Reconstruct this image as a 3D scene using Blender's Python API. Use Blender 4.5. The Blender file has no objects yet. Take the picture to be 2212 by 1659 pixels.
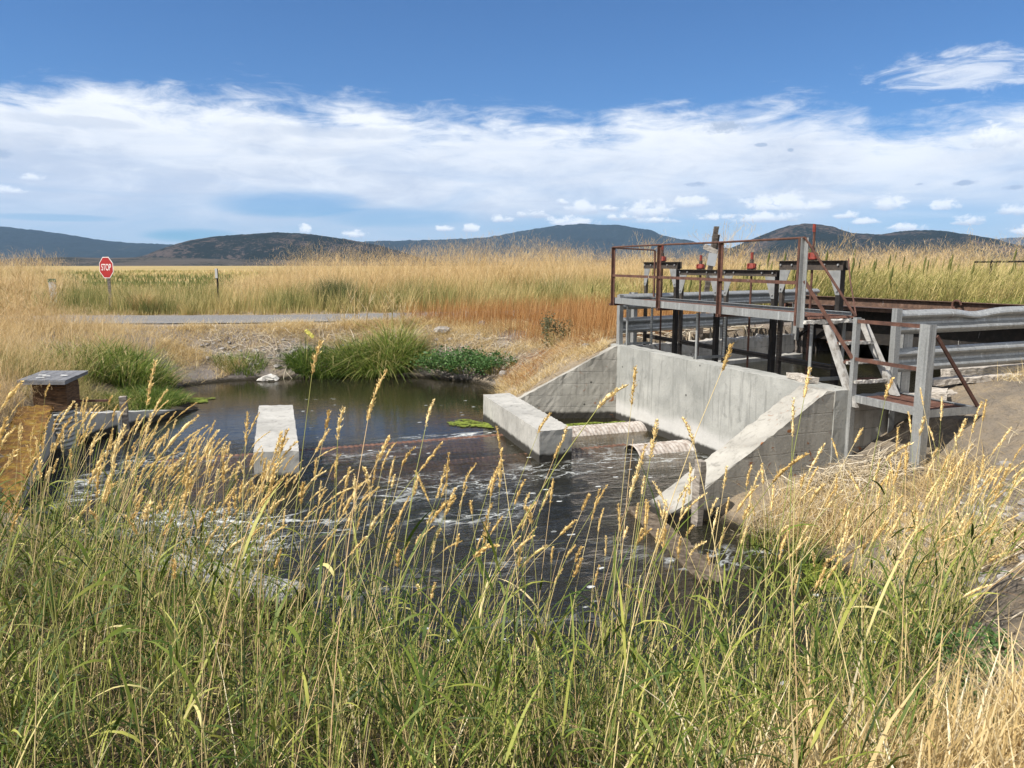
import bpy, bmesh, math, random
import numpy as np
from mathutils import Vector, Matrix

# ------------------------------------------------------------------ camera, world, sun, exposure
C = bpy.context.scene
F, CX, CY, H = 1662.0, 1106.0, 829.5, 3.0          # focal length and centre for a 2212 x 1659 frame, eye height over the water
TH = math.atan((829.5 - 572) / F)
cam = bpy.data.objects.new('camera', bpy.data.cameras.new('camera'))
C.collection.objects.link(cam)
cam.location = (0, 0, H)
cam.rotation_euler = (math.pi / 2 - TH, 0, 0)
cam.data.sensor_width = 36
cam.data.lens = 36 * F / 2212
cam.data.clip_start = 0.05
cam.data.clip_end = 30000
C.camera = cam
C.view_settings.view_transform = 'Standard'
C.view_settings.look = 'None'
C.view_settings.gamma = 1
C.view_settings.exposure = 0.62
SUN_EL = math.radians(50)
SUN_AZ = math.atan2(-0.88, -0.475)                  # from +Y towards +X
sv = Vector((math.sin(SUN_AZ) * math.cos(SUN_EL), math.cos(SUN_AZ) * math.cos(SUN_EL), math.sin(SUN_EL)))
sd = bpy.data.lights.new('sun', 'SUN')
sd.energy = 5.0
sd.angle = math.radians(0.5)
sd.color = (1.0, 0.94, 0.85)
so = bpy.data.objects.new('sun', sd)
C.collection.objects.link(so)
so.rotation_euler = (-sv).to_track_quat('-Z', 'Y').to_euler()
so.location = (-20, -10, 40)
C.cycles.max_bounces = 6
C.cycles.transparent_max_bounces = 6
C.cycles.caustics_reflective = False
C.cycles.caustics_refractive = False
C.cycles.sample_clamp_indirect = 4
C.cycles.use_denoising = True


def ray(px, py):
    x = (px - CX) / F
    y = -(py - CY) / F
    return Vector((x, math.cos(TH) + y * math.sin(TH), -math.sin(TH) + y * math.cos(TH)))


def at(px, py, z=None, Y=None):
    d = ray(px, py)
    t = (z - H) / d.z if z is not None else Y / d.y
    return Vector((0, 0, H)) + d * t


class NT:
    """small helper for node trees"""
    def __init__(s, t): s.t = t
    def n(s, k, **kw):
        o = s.t.nodes.new(k)
        for a, v in kw.items(): setattr(o, a, v)
        return o
    def l(s, a, b): s.t.links.new(a, b)
    def put(s, sock, v):
        if hasattr(v, 'is_output'): s.l(v, sock)
        else: sock.default_value = v
    def m(s, op, a, b=0.0, c=0.0, clamp=False):
        o = s.n('ShaderNodeMath', operation=op, use_clamp=clamp)
        s.put(o.inputs[0], a); s.put(o.inputs[1], b)
        if op in ('MULTIPLY_ADD', 'COMPARE'): s.put(o.inputs[2], c)
        return o.outputs[0]
    def ss(s, v, lo, hi, a=0.0, b=1.0):
        o = s.n('ShaderNodeMapRange', interpolation_type='SMOOTHSTEP')
        s.put(o.inputs[0], v); s.put(o.inputs[1], lo); s.put(o.inputs[2], hi)
        o.inputs[3].default_value = a; o.inputs[4].default_value = b
        return o.outputs[0]
    def noise(s, vec, scale, detail=5, rough=0.55, dist=0.0):
        o = s.n('ShaderNodeTexNoise')
        s.put(o.inputs['Vector'], vec)
        o.inputs['Scale'].default_value = scale; o.inputs['Detail'].default_value = detail
        o.inputs['Roughness'].default_value = rough; o.inputs['Distortion'].default_value = dist
        return o.outputs[0]
    def ramp(s, fac, stops, interp='LINEAR'):
        o = s.n('ShaderNodeValToRGB')
        o.color_ramp.interpolation = interp
        e = o.color_ramp.elements
        while len(e) < len(stops): e.new(0.5)
        for i, (p, c) in enumerate(stops):
            e[i].position = p
            e[i].color = (c[0], c[1], c[2], 1) if hasattr(c, '__len__') else (c, c, c, 1)
        s.put(o.inputs[0], fac)
        return o.outputs[0]
    def mix(s, f, a, b, blend='MIX'):
        o = s.n('ShaderNodeMix', data_type='RGBA', blend_type=blend)
        s.put(o.inputs[0], f)
        for i, v in ((6, a), (7, b)):
            s.put(o.inputs[i], v if hasattr(v, 'is_output') else (v[0], v[1], v[2], 1))
        return o.outputs[2]
    def vec(s, v, scale=(1, 1, 1), loc=(0, 0, 0), rot=(0, 0, 0)):
        o = s.n('ShaderNodeMapping')
        s.l(v, o.inputs[0]); o.inputs[1].default_value = loc; o.inputs[2].default_value = rot; o.inputs[3].default_value = scale
        return o.outputs[0]


# ---- the sky: Nishita blue with cirrus and cumulus laid out by direction
W = bpy.data.worlds.new('World')
C.world = W
W.use_nodes = True
wt = NT(W.node_tree)
W.node_tree.nodes.clear()
sky = wt.n('ShaderNodeTexSky', sky_type='NISHITA')
sky.sun_disc = False
sky.sun_elevation = SUN_EL
sky.sun_rotation = SUN_AZ
sky.altitude = 1300
sky.air_density = 1.0
sky.dust_density = 0.4
sky.ozone_density = 2.5
tc = wt.n('ShaderNodeTexCoord').outputs['Generated']
sep = wt.n('ShaderNodeSeparateXYZ')
wt.l(tc, sep.inputs[0])
az = wt.m('ARCTAN2', sep.outputs[0], sep.outputs[1])
hyp = wt.m('SQRT', wt.m('ADD', wt.m('MULTIPLY', sep.outputs[0], sep.outputs[0]), wt.m('MULTIPLY', sep.outputs[1], sep.outputs[1])))
el = wt.m('DIVIDE', sep.outputs[2], wt.m('MAXIMUM', hyp, 0.001))


def azel(px, py):
    d = ray(px, py)
    return math.atan2(d.x, d.y), d.z / math.hypot(d.x, d.y)


cmb = wt.n('ShaderNodeCombineXYZ')
wt.l(az, cmb.inputs[0]); wt.l(el, cmb.inputs[1])
uv = cmb.outputs[0]
n_fine = wt.noise(wt.vec(uv, (13, 50, 1)), 1.0, 12, 0.68, 0.9)
n_wisp = wt.noise(wt.vec(uv, (5, 22, 1), (3, 1, 0), (0, 0, 0.12)), 1.0, 8, 0.6, 1.2)
n_big = wt.noise(wt.vec(uv, (2.2, 9, 1), (7, 3, 0)), 1.0, 6, 0.55, 0.5)
n_puff = wt.noise(wt.vec(uv, (60, 95, 1), (2, 9, 0)), 1.0, 8, 0.66, 0.4)
n_puff2 = wt.noise(wt.vec(uv, (14, 24, 1), (5, 2, 0)), 1.0, 7, 0.6, 0.3)
top = [(-700, 130), (-300, 150), (0, 180), (60, 182), (140, 160), (215, 152), (280, 172), (330, 196), (430, 196), (560, 188), (660, 200), (760, 204), (850, 226),
       (900, 250), (1000, 243), (1060, 232), (1160, 256), (1300, 252), (1450, 232), (1600, 224), (1700, 212), (1780, 226), (1860, 232), (1900, 268), (1960, 268),
       (2050, 242), (2130, 222), (2212, 212), (2600, 190)]
stops = []
for px, py in top:
    a, e = azel(px, py)
    stops.append(((a + 0.95) / 1.9, e / 0.5))
topel = wt.m('MULTIPLY', wt.ramp(wt.m('DIVIDE', wt.m('ADD', az, 0.95), 1.9), stops), 0.5)
d0 = wt.m('SUBTRACT', topel, el)
d1 = wt.m('ADD', d0, wt.m('MULTIPLY', wt.m('SUBTRACT', n_fine, 0.5), 0.085))
d1 = wt.m('ADD', d1, wt.m('MULTIPLY', wt.m('SUBTRACT', n_wisp, 0.5), 0.07))
cir = wt.ss(wt.m('ADD', d1, wt.m('MULTIPLY', wt.m('SUBTRACT', n_puff2, 0.5), 0.05)), -0.012, 0.040)
cir = wt.m('MULTIPLY', cir, wt.ss(n_wisp, 0.25, 0.60, 0.78, 1.0))


def blob(px, py, rw, rh, k=1.6, flat=1.0, nz=None, soft=(0.0, 0.6)):
    a, e = azel(px, py)
    a2, _ = azel(px + rw, py)
    _, e2 = azel(px, py - rh)
    du = wt.m('DIVIDE', wt.m('SUBTRACT', az, a), abs(a2 - a))
    dv = wt.m('DIVIDE', wt.m('SUBTRACT', el, e), abs(e2 - e))
    dd = wt.m('MAXIMUM', dv, wt.m('MULTIPLY', dv, -flat)) if flat != 1 else dv
    r = wt.m('ADD', wt.m('MULTIPLY', du, du), wt.m('MULTIPLY', dd, dd))
    v = wt.m('SUBTRACT', 1.0, r)
    v = wt.m('ADD', v, wt.m('MULTIPLY', wt.m('SUBTRACT', nz or n_puff, 0.5), k))
    return wt.ss(v, *soft), dv


# blue gaps low in the sheet
for px, py, rw, rh, st in ((620, 440, 190, 34, 0.75), (410, 508, 120, 18, 0.9), (120, 470, 170, 10, 0.5), (860, 470, 200, 26, 0.55), (1330, 490, 420, 30, 0.4), (2000, 470, 300, 45, 0.35)):
    hm, _ = blob(px, py, rw, rh, 2.2, 1.0, n_wisp, (-0.1, 0.9))
    cir = wt.m('MULTIPLY', cir, wt.m('SUBTRACT', 1.0, wt.m('MULTIPLY', hm, st)))
hi, _ = blob(2130, 142, 330, 60, 4.0, 1.0, n_fine, (0.1, 1.4))
cir = wt.m('MAXIMUM', cir, wt.m('MULTIPLY', hi, 0.75))
cir = wt.m('MULTIPLY', cir, wt.ss(el, 0.0, 0.10, 0.72, 0.97))
# unseen bright cloud added round the sides and behind the viewer for fill light
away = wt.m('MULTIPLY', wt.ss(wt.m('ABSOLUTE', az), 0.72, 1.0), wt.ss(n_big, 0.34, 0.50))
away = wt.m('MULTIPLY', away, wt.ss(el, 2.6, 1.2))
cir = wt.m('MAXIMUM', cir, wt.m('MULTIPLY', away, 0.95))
shade = wt.ss(wt.m('ADD', wt.m('MULTIPLY', n_big, 0.68), wt.m('MULTIPLY', n_fine, 0.32)), 0.38, 0.56)
ccol = wt.mix(shade, (6.0, 6.4, 7.2), (9.0, 9.05, 9.1))
ccol = wt.mix(wt.ss(wt.m('ADD', el, wt.m('MULTIPLY', wt.m('SUBTRACT', n_wisp, 0.5), 0.10)), 0.105, 0.03), ccol, (5.2, 6.1, 7.3))
ccol = wt.mix(wt.ss(wt.m('ADD', d0, wt.m('MULTIPLY', wt.m('SUBTRACT', n_puff2, 0.5), 0.06)), 0.075, 0.02, 0, 0.8), ccol, (9.9, 9.9, 9.8))
skyc = wt.mix(1.0, sky.outputs[0], (0.31, 0.63, 0.95), 'MULTIPLY')
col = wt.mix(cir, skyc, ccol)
# grey wisps under the sheet, then the small cumulus with flat grey bases
for px, py, rw, rh in ((1560, 275, 62, 17), (1645, 313, 18, 5), (1708, 324, 8, 5), (1510, 398, 36, 7), (2090, 395, 36, 7), (1985, 398, 14, 4), (10, 330, 28, 14), (2185, 405, 30, 7), (150, 262, 210, 16), (700, 285, 260, 18)):
    bm_, _ = blob(px, py, rw, rh, 3.2, 1.0, n_puff if rw < 100 else n_fine, (0.1, 1.0))
    col = wt.mix(wt.m('MULTIPLY', bm_, 0.92 if rw < 100 else 0.4), col, (4.0, 4.7, 6.0))
for px, py, rw, rh in ((1400, 462, 58, 26), (1495, 440, 42, 17), (1640, 446, 44, 24), (1705, 446, 52, 30), (1258, 456, 38, 22), (1215, 440, 22, 10), (1150, 466, 32, 12), (1085, 475, 24, 12),
                       (1017, 496, 18, 13), (1310, 453, 25, 9), (1240, 482, 56, 15), (1775, 448, 34, 13), (1920, 444, 42, 22), (2040, 448, 36, 17), (1655, 474, 80, 15), (1830, 468, 28, 11),
                       (2090, 480, 40, 14), (1960, 496, 42, 14), (2150, 306, 62, 34), (2190, 458, 44, 15), (70, 388, 32, 15), (658, 500, 16, 14), (770, 508, 30, 10), (962, 496, 26, 8),
                       (1420, 478, 50, 9), (1540, 470, 46, 11), (1870, 480, 40, 10), (2240, 500, 60, 18), (10, 415, 40, 14), (1340, 472, 34, 9)):
    bm_, dv = blob(px, py, rw * 1.15, rh * 1.25, 4.2, 2.4, n_puff, (0.0, 0.95))
    cc = wt.mix(wt.ss(wt.m('ADD', dv, wt.m('MULTIPLY', wt.m('SUBTRACT', n_puff2, 0.5), 1.6)), -0.35, 0.35), (5.6, 6.1, 7.0), (10.2, 10.2, 10.1))
    col = wt.mix(wt.m('MULTIPLY', bm_, 0.88), col, cc)
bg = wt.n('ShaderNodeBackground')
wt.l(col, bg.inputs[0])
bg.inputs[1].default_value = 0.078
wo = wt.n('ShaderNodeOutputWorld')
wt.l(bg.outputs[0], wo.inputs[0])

# ------------------------------------------------------------------ helpers
col_ = C.collection
U = Vector((0.3406, -0.9402, 0)); N = Vector((0.9402, 0.3406, 0)); O = Vector((2.06, 14.92, 0))
UA = math.atan2(U.y, U.x)


def L(s, o, z=0.0):
    """point given along the gate wall (s), away from the pond (o) and up (z)"""
    return O + U * s + N * o + Vector((0, 0, z))


def tag(o, label=None, cat=None, group=None, kind=None):
    if label: o['label'] = label
    if cat: o['category'] = cat
    if group: o['group'] = group
    if kind: o['kind'] = kind
    return o


def thing(name, label, cat, loc=(0, 0, 0), group=None):
    o = bpy.data.objects.new(name, None)
    col_.objects.link(o)
    o.location = loc
    o.empty_display_size = 0.2
    return tag(o, label, cat, group)


def wloc(o):
    v = Vector((0, 0, 0))
    while o is not None:
        v = v + Vector(o.location)
        o = o.parent
    return v


rnd = random.Random(5)


class MB:
    def __init__(s): s.bm = bmesh.new()
    def hexa(s, p):
        v = [s.bm.verts.new(q) for q in p]
        for f in ((0, 3, 2, 1), (4, 5, 6, 7), (0, 1, 5, 4), (1, 2, 6, 5), (2, 3, 7, 6), (3, 0, 4, 7)):
            s.bm.faces.new([v[i] for i in f])
        return s
    def box(s, c, size, rz=0.0):
        hx, hy, hz = size[0] / 2, size[1] / 2, size[2] / 2
        R = Matrix.Rotation(rz, 3, 'Z')
        return s.hexa([Vector(c) + R @ Vector(q) for q in ((-hx, -hy, -hz), (hx, -hy, -hz), (hx, hy, -hz), (-hx, hy, -hz), (-hx, -hy, hz), (hx, -hy, hz), (hx, hy, hz), (-hx, hy, hz))])
    def lbox(s, s0, s1, o0, o1, z0, z1):
        return s.hexa([L(s0, o0, z0), L(s1, o0, z0), L(s1, o1, z0), L(s0, o1, z0), L(s0, o0, z1), L(s1, o0, z1), L(s1, o1, z1), L(s0, o1, z1)])
    def beam(s, a, b, w, h, up=(0, 0, 1)):
        a, b = Vector(a), Vector(b)
        d = (b - a).normalized()
        u = Vector(up)
        x = d.cross(u)
        if x.length < 1e-3: x = d.cross(Vector((U.x, U.y, 0)))
        x.normalize(); y = x.cross(d).normalized()
        c = [x * (-w / 2) - y * (h / 2), x * (w / 2) - y * (h / 2), x * (w / 2) + y * (h / 2), x * (-w / 2) + y * (h / 2)]
        return s.hexa([a + q for q in c] + [b + q for q in c])
    def angle(s, a, b, wx, wy, th=0.008, dx=None, dy=None):
        """an L section: two thin legs along directions dx and dy"""
        a, b = Vector(a), Vector(b)
        dx = Vector(dx); dy = Vector(dy)
        for p, q, lo, hi in ((dx, dy, wx, th), (dy, dx, wy, th)):
            o0 = th if p is dy else 0
            c = [p * o0, p * lo, p * lo + q * hi, p * o0 + q * hi]
            s.hexa([a + k for k in c] + [b + k for k in c])
        return s
    def tube(s, a, b, r, n=8, r2=None):
        a, b = Vector(a), Vector(b)
        d = (b - a).normalized()
        x = d.orthogonal().normalized(); y = d.cross(x)
        r2 = r if r2 is None else r2
        A = [s.bm.verts.new(a + (x * math.cos(2 * math.pi * i / n) + y * math.sin(2 * math.pi * i / n)) * r) for i in range(n)]
        B = [s.bm.verts.new(b + (x * math.cos(2 * math.pi * i / n) + y * math.sin(2 * math.pi * i / n)) * r2) for i in range(n)]
        for i in range(n):
            s.bm.faces.new((A[i], A[(i + 1) % n], B[(i + 1) % n], B[i]))
        s.bm.faces.new(A[::-1]); s.bm.faces.new(B)
        return s
    def path(s, pts, r, n=6):
        for a, b in zip(pts[:-1], pts[1:]): s.tube(a, b, r, n)
        return s
    def prism(s, pts, off):
        """polygon pts extruded by the vector off"""
        off = Vector(off)
        a = [s.bm.verts.new(Vector(p)) for p in pts]
        b = [s.bm.verts.new(Vector(p) + off) for p in pts]
        n = len(pts)
        s.bm.faces.new(a[::-1]); s.bm.faces.new(b)
        for i in range(n): s.bm.faces.new((a[i], a[(i + 1) % n], b[(i + 1) % n], b[i]))
        return s
    def rough(s, cut, amt, seed=1):
        """chip and wear: subdivide and shift the points a little"""
        bmesh.ops.recalc_face_normals(s.bm, faces=s.bm.faces)
        for _ in range(7):
            e = [k for k in s.bm.edges if k.calc_length() > cut]
            if not e: break
            bmesh.ops.subdivide_edges(s.bm, edges=e, cuts=1, use_grid_fill=True)
        r = random.Random(seed)
        for v in s.bm.verts:
            sharp = max((e.calc_face_angle(0) for e in v.link_edges if len(e.link_faces) == 2), default=0)
            k = amt * (1.0 if sharp > 0.5 else 0.35)
            v.co += Vector((r.gauss(0, k), r.gauss(0, k), r.gauss(0, k)))
        return s
    def build(s, name, mat, parent=None, bevel=0.0, smooth=False):
        if bevel:
            es = [e for e in s.bm.edges if len(e.link_faces) == 2 and e.calc_face_angle(0) > 0.6]
            bmesh.ops.bevel(s.bm, geom=es, offset=bevel, segments=1, affect='EDGES', clamp_overlap=True)
        bmesh.ops.recalc_face_normals(s.bm, faces=s.bm.faces)
        loc = wloc(parent) if parent else Vector((0, 0, 0))
        for v in s.bm.verts: v.co -= loc
        me = bpy.data.meshes.new(name)
        s.bm.to_mesh(me); s.bm.free()
        if smooth:
            me.polygons.foreach_set('use_smooth', [True] * len(me.polygons))
        me.materials.append(mat)
        o = bpy.data.objects.new(name, me)
        col_.objects.link(o)
        o.parent = parent
        return o


def single(mb, name, mat, label, cat, group=None, base=None, **kw):
    """a thing that is one mesh, its origin at its base"""
    vs = [v.co for v in mb.bm.verts]
    c = sum(vs, Vector()) / len(vs)
    b = Vector(base) if base else Vector((c.x, c.y, min(v.z for v in vs)))
    for v in mb.bm.verts: v.co -= b
    o = mb.build(name, mat, None, **kw)
    o.location = b
    return tag(o, label, cat, group)


def mat(name, build):
    m = bpy.data.materials.new(name)
    m.use_nodes = True
    t = NT(m.node_tree)
    m.node_tree.nodes.clear()
    out = t.n('ShaderNodeOutputMaterial')
    t.l(build(t), out.inputs[0])
    return m


def surf(t, color, rough=0.8, metal=0.0, bump=None, bs=0.2, bd=0.02, spec=0.4):
    p = t.n('ShaderNodeBsdfPrincipled')
    t.put(p.inputs['Base Color'], color if hasattr(color, 'is_output') else (color[0], color[1], color[2], 1))
    t.put(p.inputs['Roughness'], rough)
    t.put(p.inputs['Metallic'], metal)
    p.inputs['Specular IOR Level'].default_value = spec
    if bump is not None:
        b = t.n('ShaderNodeBump')
        b.inputs['Strength'].default_value = bs
        b.inputs['Distance'].default_value = bd
        t.l(bump, b.inputs['Height'])
        t.l(b.outputs[0], p.inputs['Normal'])
    return p.outputs[0]


def noisy(name, stops, scale, rough=0.8, metal=0.0, detail=8, bs=0.3, bd=0.01, stretch=(1, 1, 1), nr=0.62, spec=0.4):
    def b(t):
        v = t.vec(t.n('ShaderNodeTexCoord').outputs['Object'], stretch)
        n = t.noise(v, scale, detail, nr, 0.3)
        return surf(t, t.ramp(n, stops), rough, metal, n, bs, bd, spec)
    return mat(name, b)


def m_concrete(name, dark, light, lime=0.0, boards=0.0, lichen=0.0):
    def b(t):
        v = t.n('ShaderNodeTexCoord').outputs['Object']
        sp = t.n('ShaderNodeSeparateXYZ'); t.l(v, sp.inputs[0])
        n1 = t.noise(v, 1.3, 9, 0.62, 0.4)
        n2 = t.noise(t.vec(v, (9, 9, 0.9)), 1.0, 6, 0.6, 0.5)
        n3 = t.noise(v, 38, 4, 0.6)
        n4 = t.noise(t.vec(v, (1, 1, 1), (4, 4, 4)), 7, 8, 0.65, 0.8)
        gn = t.n('ShaderNodeSeparateXYZ'); t.l(t.n('ShaderNodeNewGeometry').outputs['True Normal'], gn.inputs[0])
        vert = t.ss(t.m('ABSOLUTE', gn.outputs[2]), 0.45, 0.25)
        c = t.ramp(n1, ((0.32, dark), (0.66, light)))
        c = t.mix(t.ss(n2, 0.52, 0.68, 0, 0.42), c, [k * 0.5 for k in dark])
        c = t.mix(t.ss(n4, 0.55, 0.68, 0, 0.35), c, [k * 0.62 for k in dark])
        c = t.mix(t.ss(n3, 0.58, 0.72, 0, 0.35), c, [k * 0.7 for k in dark])
        h = t.m('ADD', t.m('MULTIPLY', n3, 0.5), n4)
        if boards:
            w = t.m('ABSOLUTE', t.m('SUBTRACT', t.m('FRACT', t.m('DIVIDE', t.m('ADD', sp.outputs[2], t.m('MULTIPLY', n1, 0.02)), boards)), 0.5))
            ln = t.m('MULTIPLY', t.ss(w, 0.462, 0.492), vert)
            c = t.mix(t.m('MULTIPLY', ln, t.ss(n4, 0.40, 0.62, 0.05, 0.6)), c, [k * 0.42 for k in dark])
            h = t.m('SUBTRACT', h, t.m('MULTIPLY', ln, 0.6))
        vo = t.n('ShaderNodeTexVoronoi'); t.l(v, vo.inputs['Vector']); vo.inputs['Scale'].default_value = 2.6
        c = t.mix(t.ss(vo.outputs[0], 0.06, 0.04), c, [k * 0.25 for k in dark])       # tie holes and pits
        if lime:
            zz = t.m('ADD', sp.outputs[2], t.m('MULTIPLY', t.m('SUBTRACT', n1, 0.5), 0.5))
            c = t.mix(t.ss(zz, lime, lime - 0.22, 0, 0.7), c, (0.54, 0.53, 0.51))
        wet = t.m('ADD', sp.outputs[2], t.m('MULTIPLY', t.m('SUBTRACT', n4, 0.5), 0.10))
        c = t.mix(t.ss(wet, 0.16, 0.10, 0, 0.95), c, (0.022, 0.02, 0.016))             # waterline slime
        if lichen:
            lm = t.m('MULTIPLY', t.ss(n4, 0.60, 0.66), t.ss(t.noise(v, 0.9, 3), 0.5, 0.58))
            c = t.mix(t.m('MULTIPLY', lm, lichen), c, (0.26, 0.09, 0.02))
        return surf(t, c, 0.9, 0, h, 0.55, 0.012, 0.2)
    return mat(name, b)


def m_galv():
    def b(t):
        v = t.n('ShaderNodeTexCoord').outputs['Object']
        vo = t.n('ShaderNodeTexVoronoi'); t.l(v, vo.inputs['Vector']); vo.inputs['Scale'].default_value = 45
        n = t.noise(v, 5, 7, 0.65)
        st = t.noise(t.vec(v, (22, 22, 1.2)), 1.0, 4)
        c = t.mix(t.m('MULTIPLY', vo.outputs[0], 0.7), (0.25, 0.257, 0.255), (0.385, 0.395, 0.39))
        c = t.mix(t.ss(n, 0.5, 0.72, 0, 0.6), c, (0.19, 0.185, 0.17))
        c = t.mix(t.ss(st, 0.56, 0.70, 0, 0.6), c, (0.55, 0.56, 0.55))
        c = t.mix(t.ss(st, 0.42, 0.32, 0, 0.55), c, (0.15, 0.155, 0.155))
        c = t.mix(t.ss(n, 0.66, 0.72, 0, 0.6), c, (0.20, 0.11, 0.07))
        return surf(t, c, t.ss(n, 0.3, 0.7, 0.36, 0.58), 0.38, n, 0.12, 0.01)
    return mat('galvanised_steel', b)


def m_rust(name, a, b_, c_):
    def b(t):
        v = t.n('ShaderNodeTexCoord').outputs['Object']
        n = t.noise(v, 9, 9, 0.7)
        st = t.noise(t.vec(v, (14, 14, 2)), 1.0, 5)
        vo = t.n('ShaderNodeTexVoronoi'); t.l(v, vo.inputs['Vector']); vo.inputs['Scale'].default_value = 4.5
        c = t.ramp(n, ((0.3, a), (0.52, b_), (0.72, c_)))
        c = t.mix(t.ss(st, 0.68, 0.74, 0, 0.6), c, (0.55, 0.53, 0.50))
        return surf(t, c, 0.85, 0.1, n, 0.4, 0.006)
    return mat(name, b)


GALV = m_galv()
ZINC = noisy('dull_zinc_plate', ((0.3, (0.17, 0.175, 0.175)), (0.7, (0.28, 0.285, 0.28))), 6, 0.6, 0.15)
RUST = m_rust('rusty_steel', (0.045, 0.024, 0.018), (0.105, 0.050, 0.036), (0.17, 0.085, 0.055))
RUSTD = m_rust('old_rail_steel', (0.05, 0.035, 0.030), (0.11, 0.065, 0.045), (0.20, 0.13, 0.10))
BLACK = m_rust('bitumen_black_steel', (0.010, 0.009, 0.009), (0.020, 0.017, 0.015), (0.045, 0.035, 0.028))
BROWNBLACK = m_rust('brown_black_beam', (0.030, 0.026, 0.022), (0.055, 0.045, 0.038), (0.10, 0.08, 0.065))
GRATE = m_rust('rusty_grating', (0.06, 0.032, 0.024), (0.13, 0.062, 0.045), (0.22, 0.13, 0.10))
TREADEDGE = noisy('mortar_caked_edge', ((0.3, (0.20, 0.18, 0.15)), (0.5, (0.5, 0.48, 0.44)), (0.7, (0.66, 0.64, 0.6))), 30, 0.95, bs=0.8, bd=0.02)
STRING = noisy('weathered_white_channel', ((0.3, (0.14, 0.12, 0.10)), (0.48, (0.36, 0.35, 0.33)), (0.7, (0.50, 0.49, 0.47))), 9, 0.7, 0.1)
RED = noisy('red_painted_iron', ((0.3, (0.10, 0.018, 0.012)), (0.5, (0.21, 0.034, 0.022)), (0.7, (0.28, 0.055, 0.036))), 22, 0.5, bs=0.2)
BOLT = noisy('zinc_bolt', ((0.3, (0.3, 0.3, 0.3)), (0.7, (0.55, 0.55, 0.55))), 20, 0.45, 0.6)
WOOD = noisy('grey_weathered_wood', ((0.28, (0.06, 0.05, 0.042)), (0.5, (0.24, 0.21, 0.18)), (0.72, (0.42, 0.38, 0.33))), 3, 0.9, bs=0.8, bd=0.02, stretch=(2, 2, 11))
DARKT = noisy('dark_weathered_timber', ((0.28, (0.03, 0.025, 0.02)), (0.5, (0.085, 0.07, 0.058)), (0.72, (0.20, 0.175, 0.15))), 3, 0.9, bs=0.8, bd=0.02, stretch=(2, 2, 11))
PLANK = noisy('bleached_plank', ((0.28, (0.14, 0.12, 0.10)), (0.5, (0.42, 0.38, 0.33)), (0.72, (0.60, 0.56, 0.50))), 14, 0.9, bs=0.8, bd=0.02, stretch=(0.7, 2.2, 3))
DARKWOOD = noisy('dark_timber', ((0.3, (0.035, 0.022, 0.014)), (0.5, (0.10, 0.055, 0.028)), (0.72, (0.17, 0.10, 0.055))), 6, 0.9, bs=0.8, bd=0.02, stretch=(1.5, 1.5, 7))
HW = m_concrete('headwall_concrete', (0.23, 0.235, 0.22), (0.38, 0.38, 0.355), lime=0.50)
WW = m_concrete('wing_wall_concrete', (0.23, 0.22, 0.195), (0.40, 0.385, 0.345), boards=0.235, lichen=0.85)
BK = m_concrete('block_concrete', (0.27, 0.265, 0.245), (0.43, 0.42, 0.39))
OLDC = m_concrete('old_concrete', (0.22, 0.21, 0.19), (0.42, 0.40, 0.37), boards=0.3)
LOWC = m_concrete('low_wall_concrete', (0.36, 0.36, 0.34), (0.55, 0.545, 0.52))
MOSS = noisy('mossy_wall_top', ((0.30, (0.05, 0.03, 0.012)), (0.48, (0.17, 0.085, 0.02)), (0.62, (0.23, 0.15, 0.02)), (0.75, (0.30, 0.27, 0.20))), 7, 0.95, bs=1.0, bd=0.03)


# ------------------------------------------------------------------ ground
def vnoise(x, y, seed=0):
    xi = np.floor(x).astype(np.int64); yi = np.floor(y).astype(np.int64)
    fx = x - xi; fy = y - yi
    fx = fx * fx * (3 - 2 * fx); fy = fy * fy * (3 - 2 * fy)
    def h(a, b):
        k = (a * 374761393 + b * 668265263 + seed * 974634777) & 0xffffffff
        k = ((k ^ (k >> 13)) * 1274126177) & 0xffffffff
        return ((k ^ (k >> 16)) & 0xffff) / 65535.0
    return (h(xi, yi) * (1 - fx) + h(xi + 1, yi) * fx) * (1 - fy) + (h(xi, yi + 1) * (1 - fx) + h(xi + 1, yi + 1) * fx) * fy


def fbm(x, y, seed=0, o=4):
    s = 0; a = 0.5
    for i in range(o):
        s = s + a * (vnoise(x, y, seed + i) - 0.5); x = x * 2.03; y = y * 2.03; a *= 0.5
    return s


def l2(s, o): p = L(s, o); return (p.x, p.y)


# outline of the pond, walls included (the line runs inside the walls)
POND = [l2(5.62, -2.2), l2(5.55, 0.15), l2(-0.1, 0.15), l2(-0.75, -1.6), l2(-0.95, -2.3), (-0.2, 16.2), (-0.3, 18.3), (-1.0, 19.6), (-2.4, 20.5), (-4.2, 20.7), (-6.0, 20.3),
        (-7.4, 19.9), (-8.2, 18.9), (-7.6, 17.2), (-6.6, 15.95), (-7.45, 12.7), (-7.55, 12.0), (-5.75, 8.2), (-4.3, 7.3), (-2.6, 6.5), (-1.5, 5.5), (-0.6, 4.9), (0.3, 4.65), (1.4, 4.7), (2.4, 5.1),
        (3.1, 6.0), (3.3, 7.0), (2.95, 8.0), (2.5, 8.55), (2.3, 8.9)]
FORE = [l2(-0.75, 0.15), l2(5.45, 0.15), l2(5.45, 0.6), l2(5.3, 8.5), l2(-2.4, 8.5), l2(-2.0, 5.6)]


def inside(poly, x, y):
    r = np.zeros(x.shape, bool)
    n = len(poly)
    for i in range(n):
        x1, y1 = poly[i]; x2, y2 = poly[(i + 1) % n]
        c = ((y1 > y) != (y2 > y)) & (x < (x2 - x1) * (y - y1) / ((y2 - y1) or 1e-9) + x1)
        r ^= c
    return r


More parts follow.
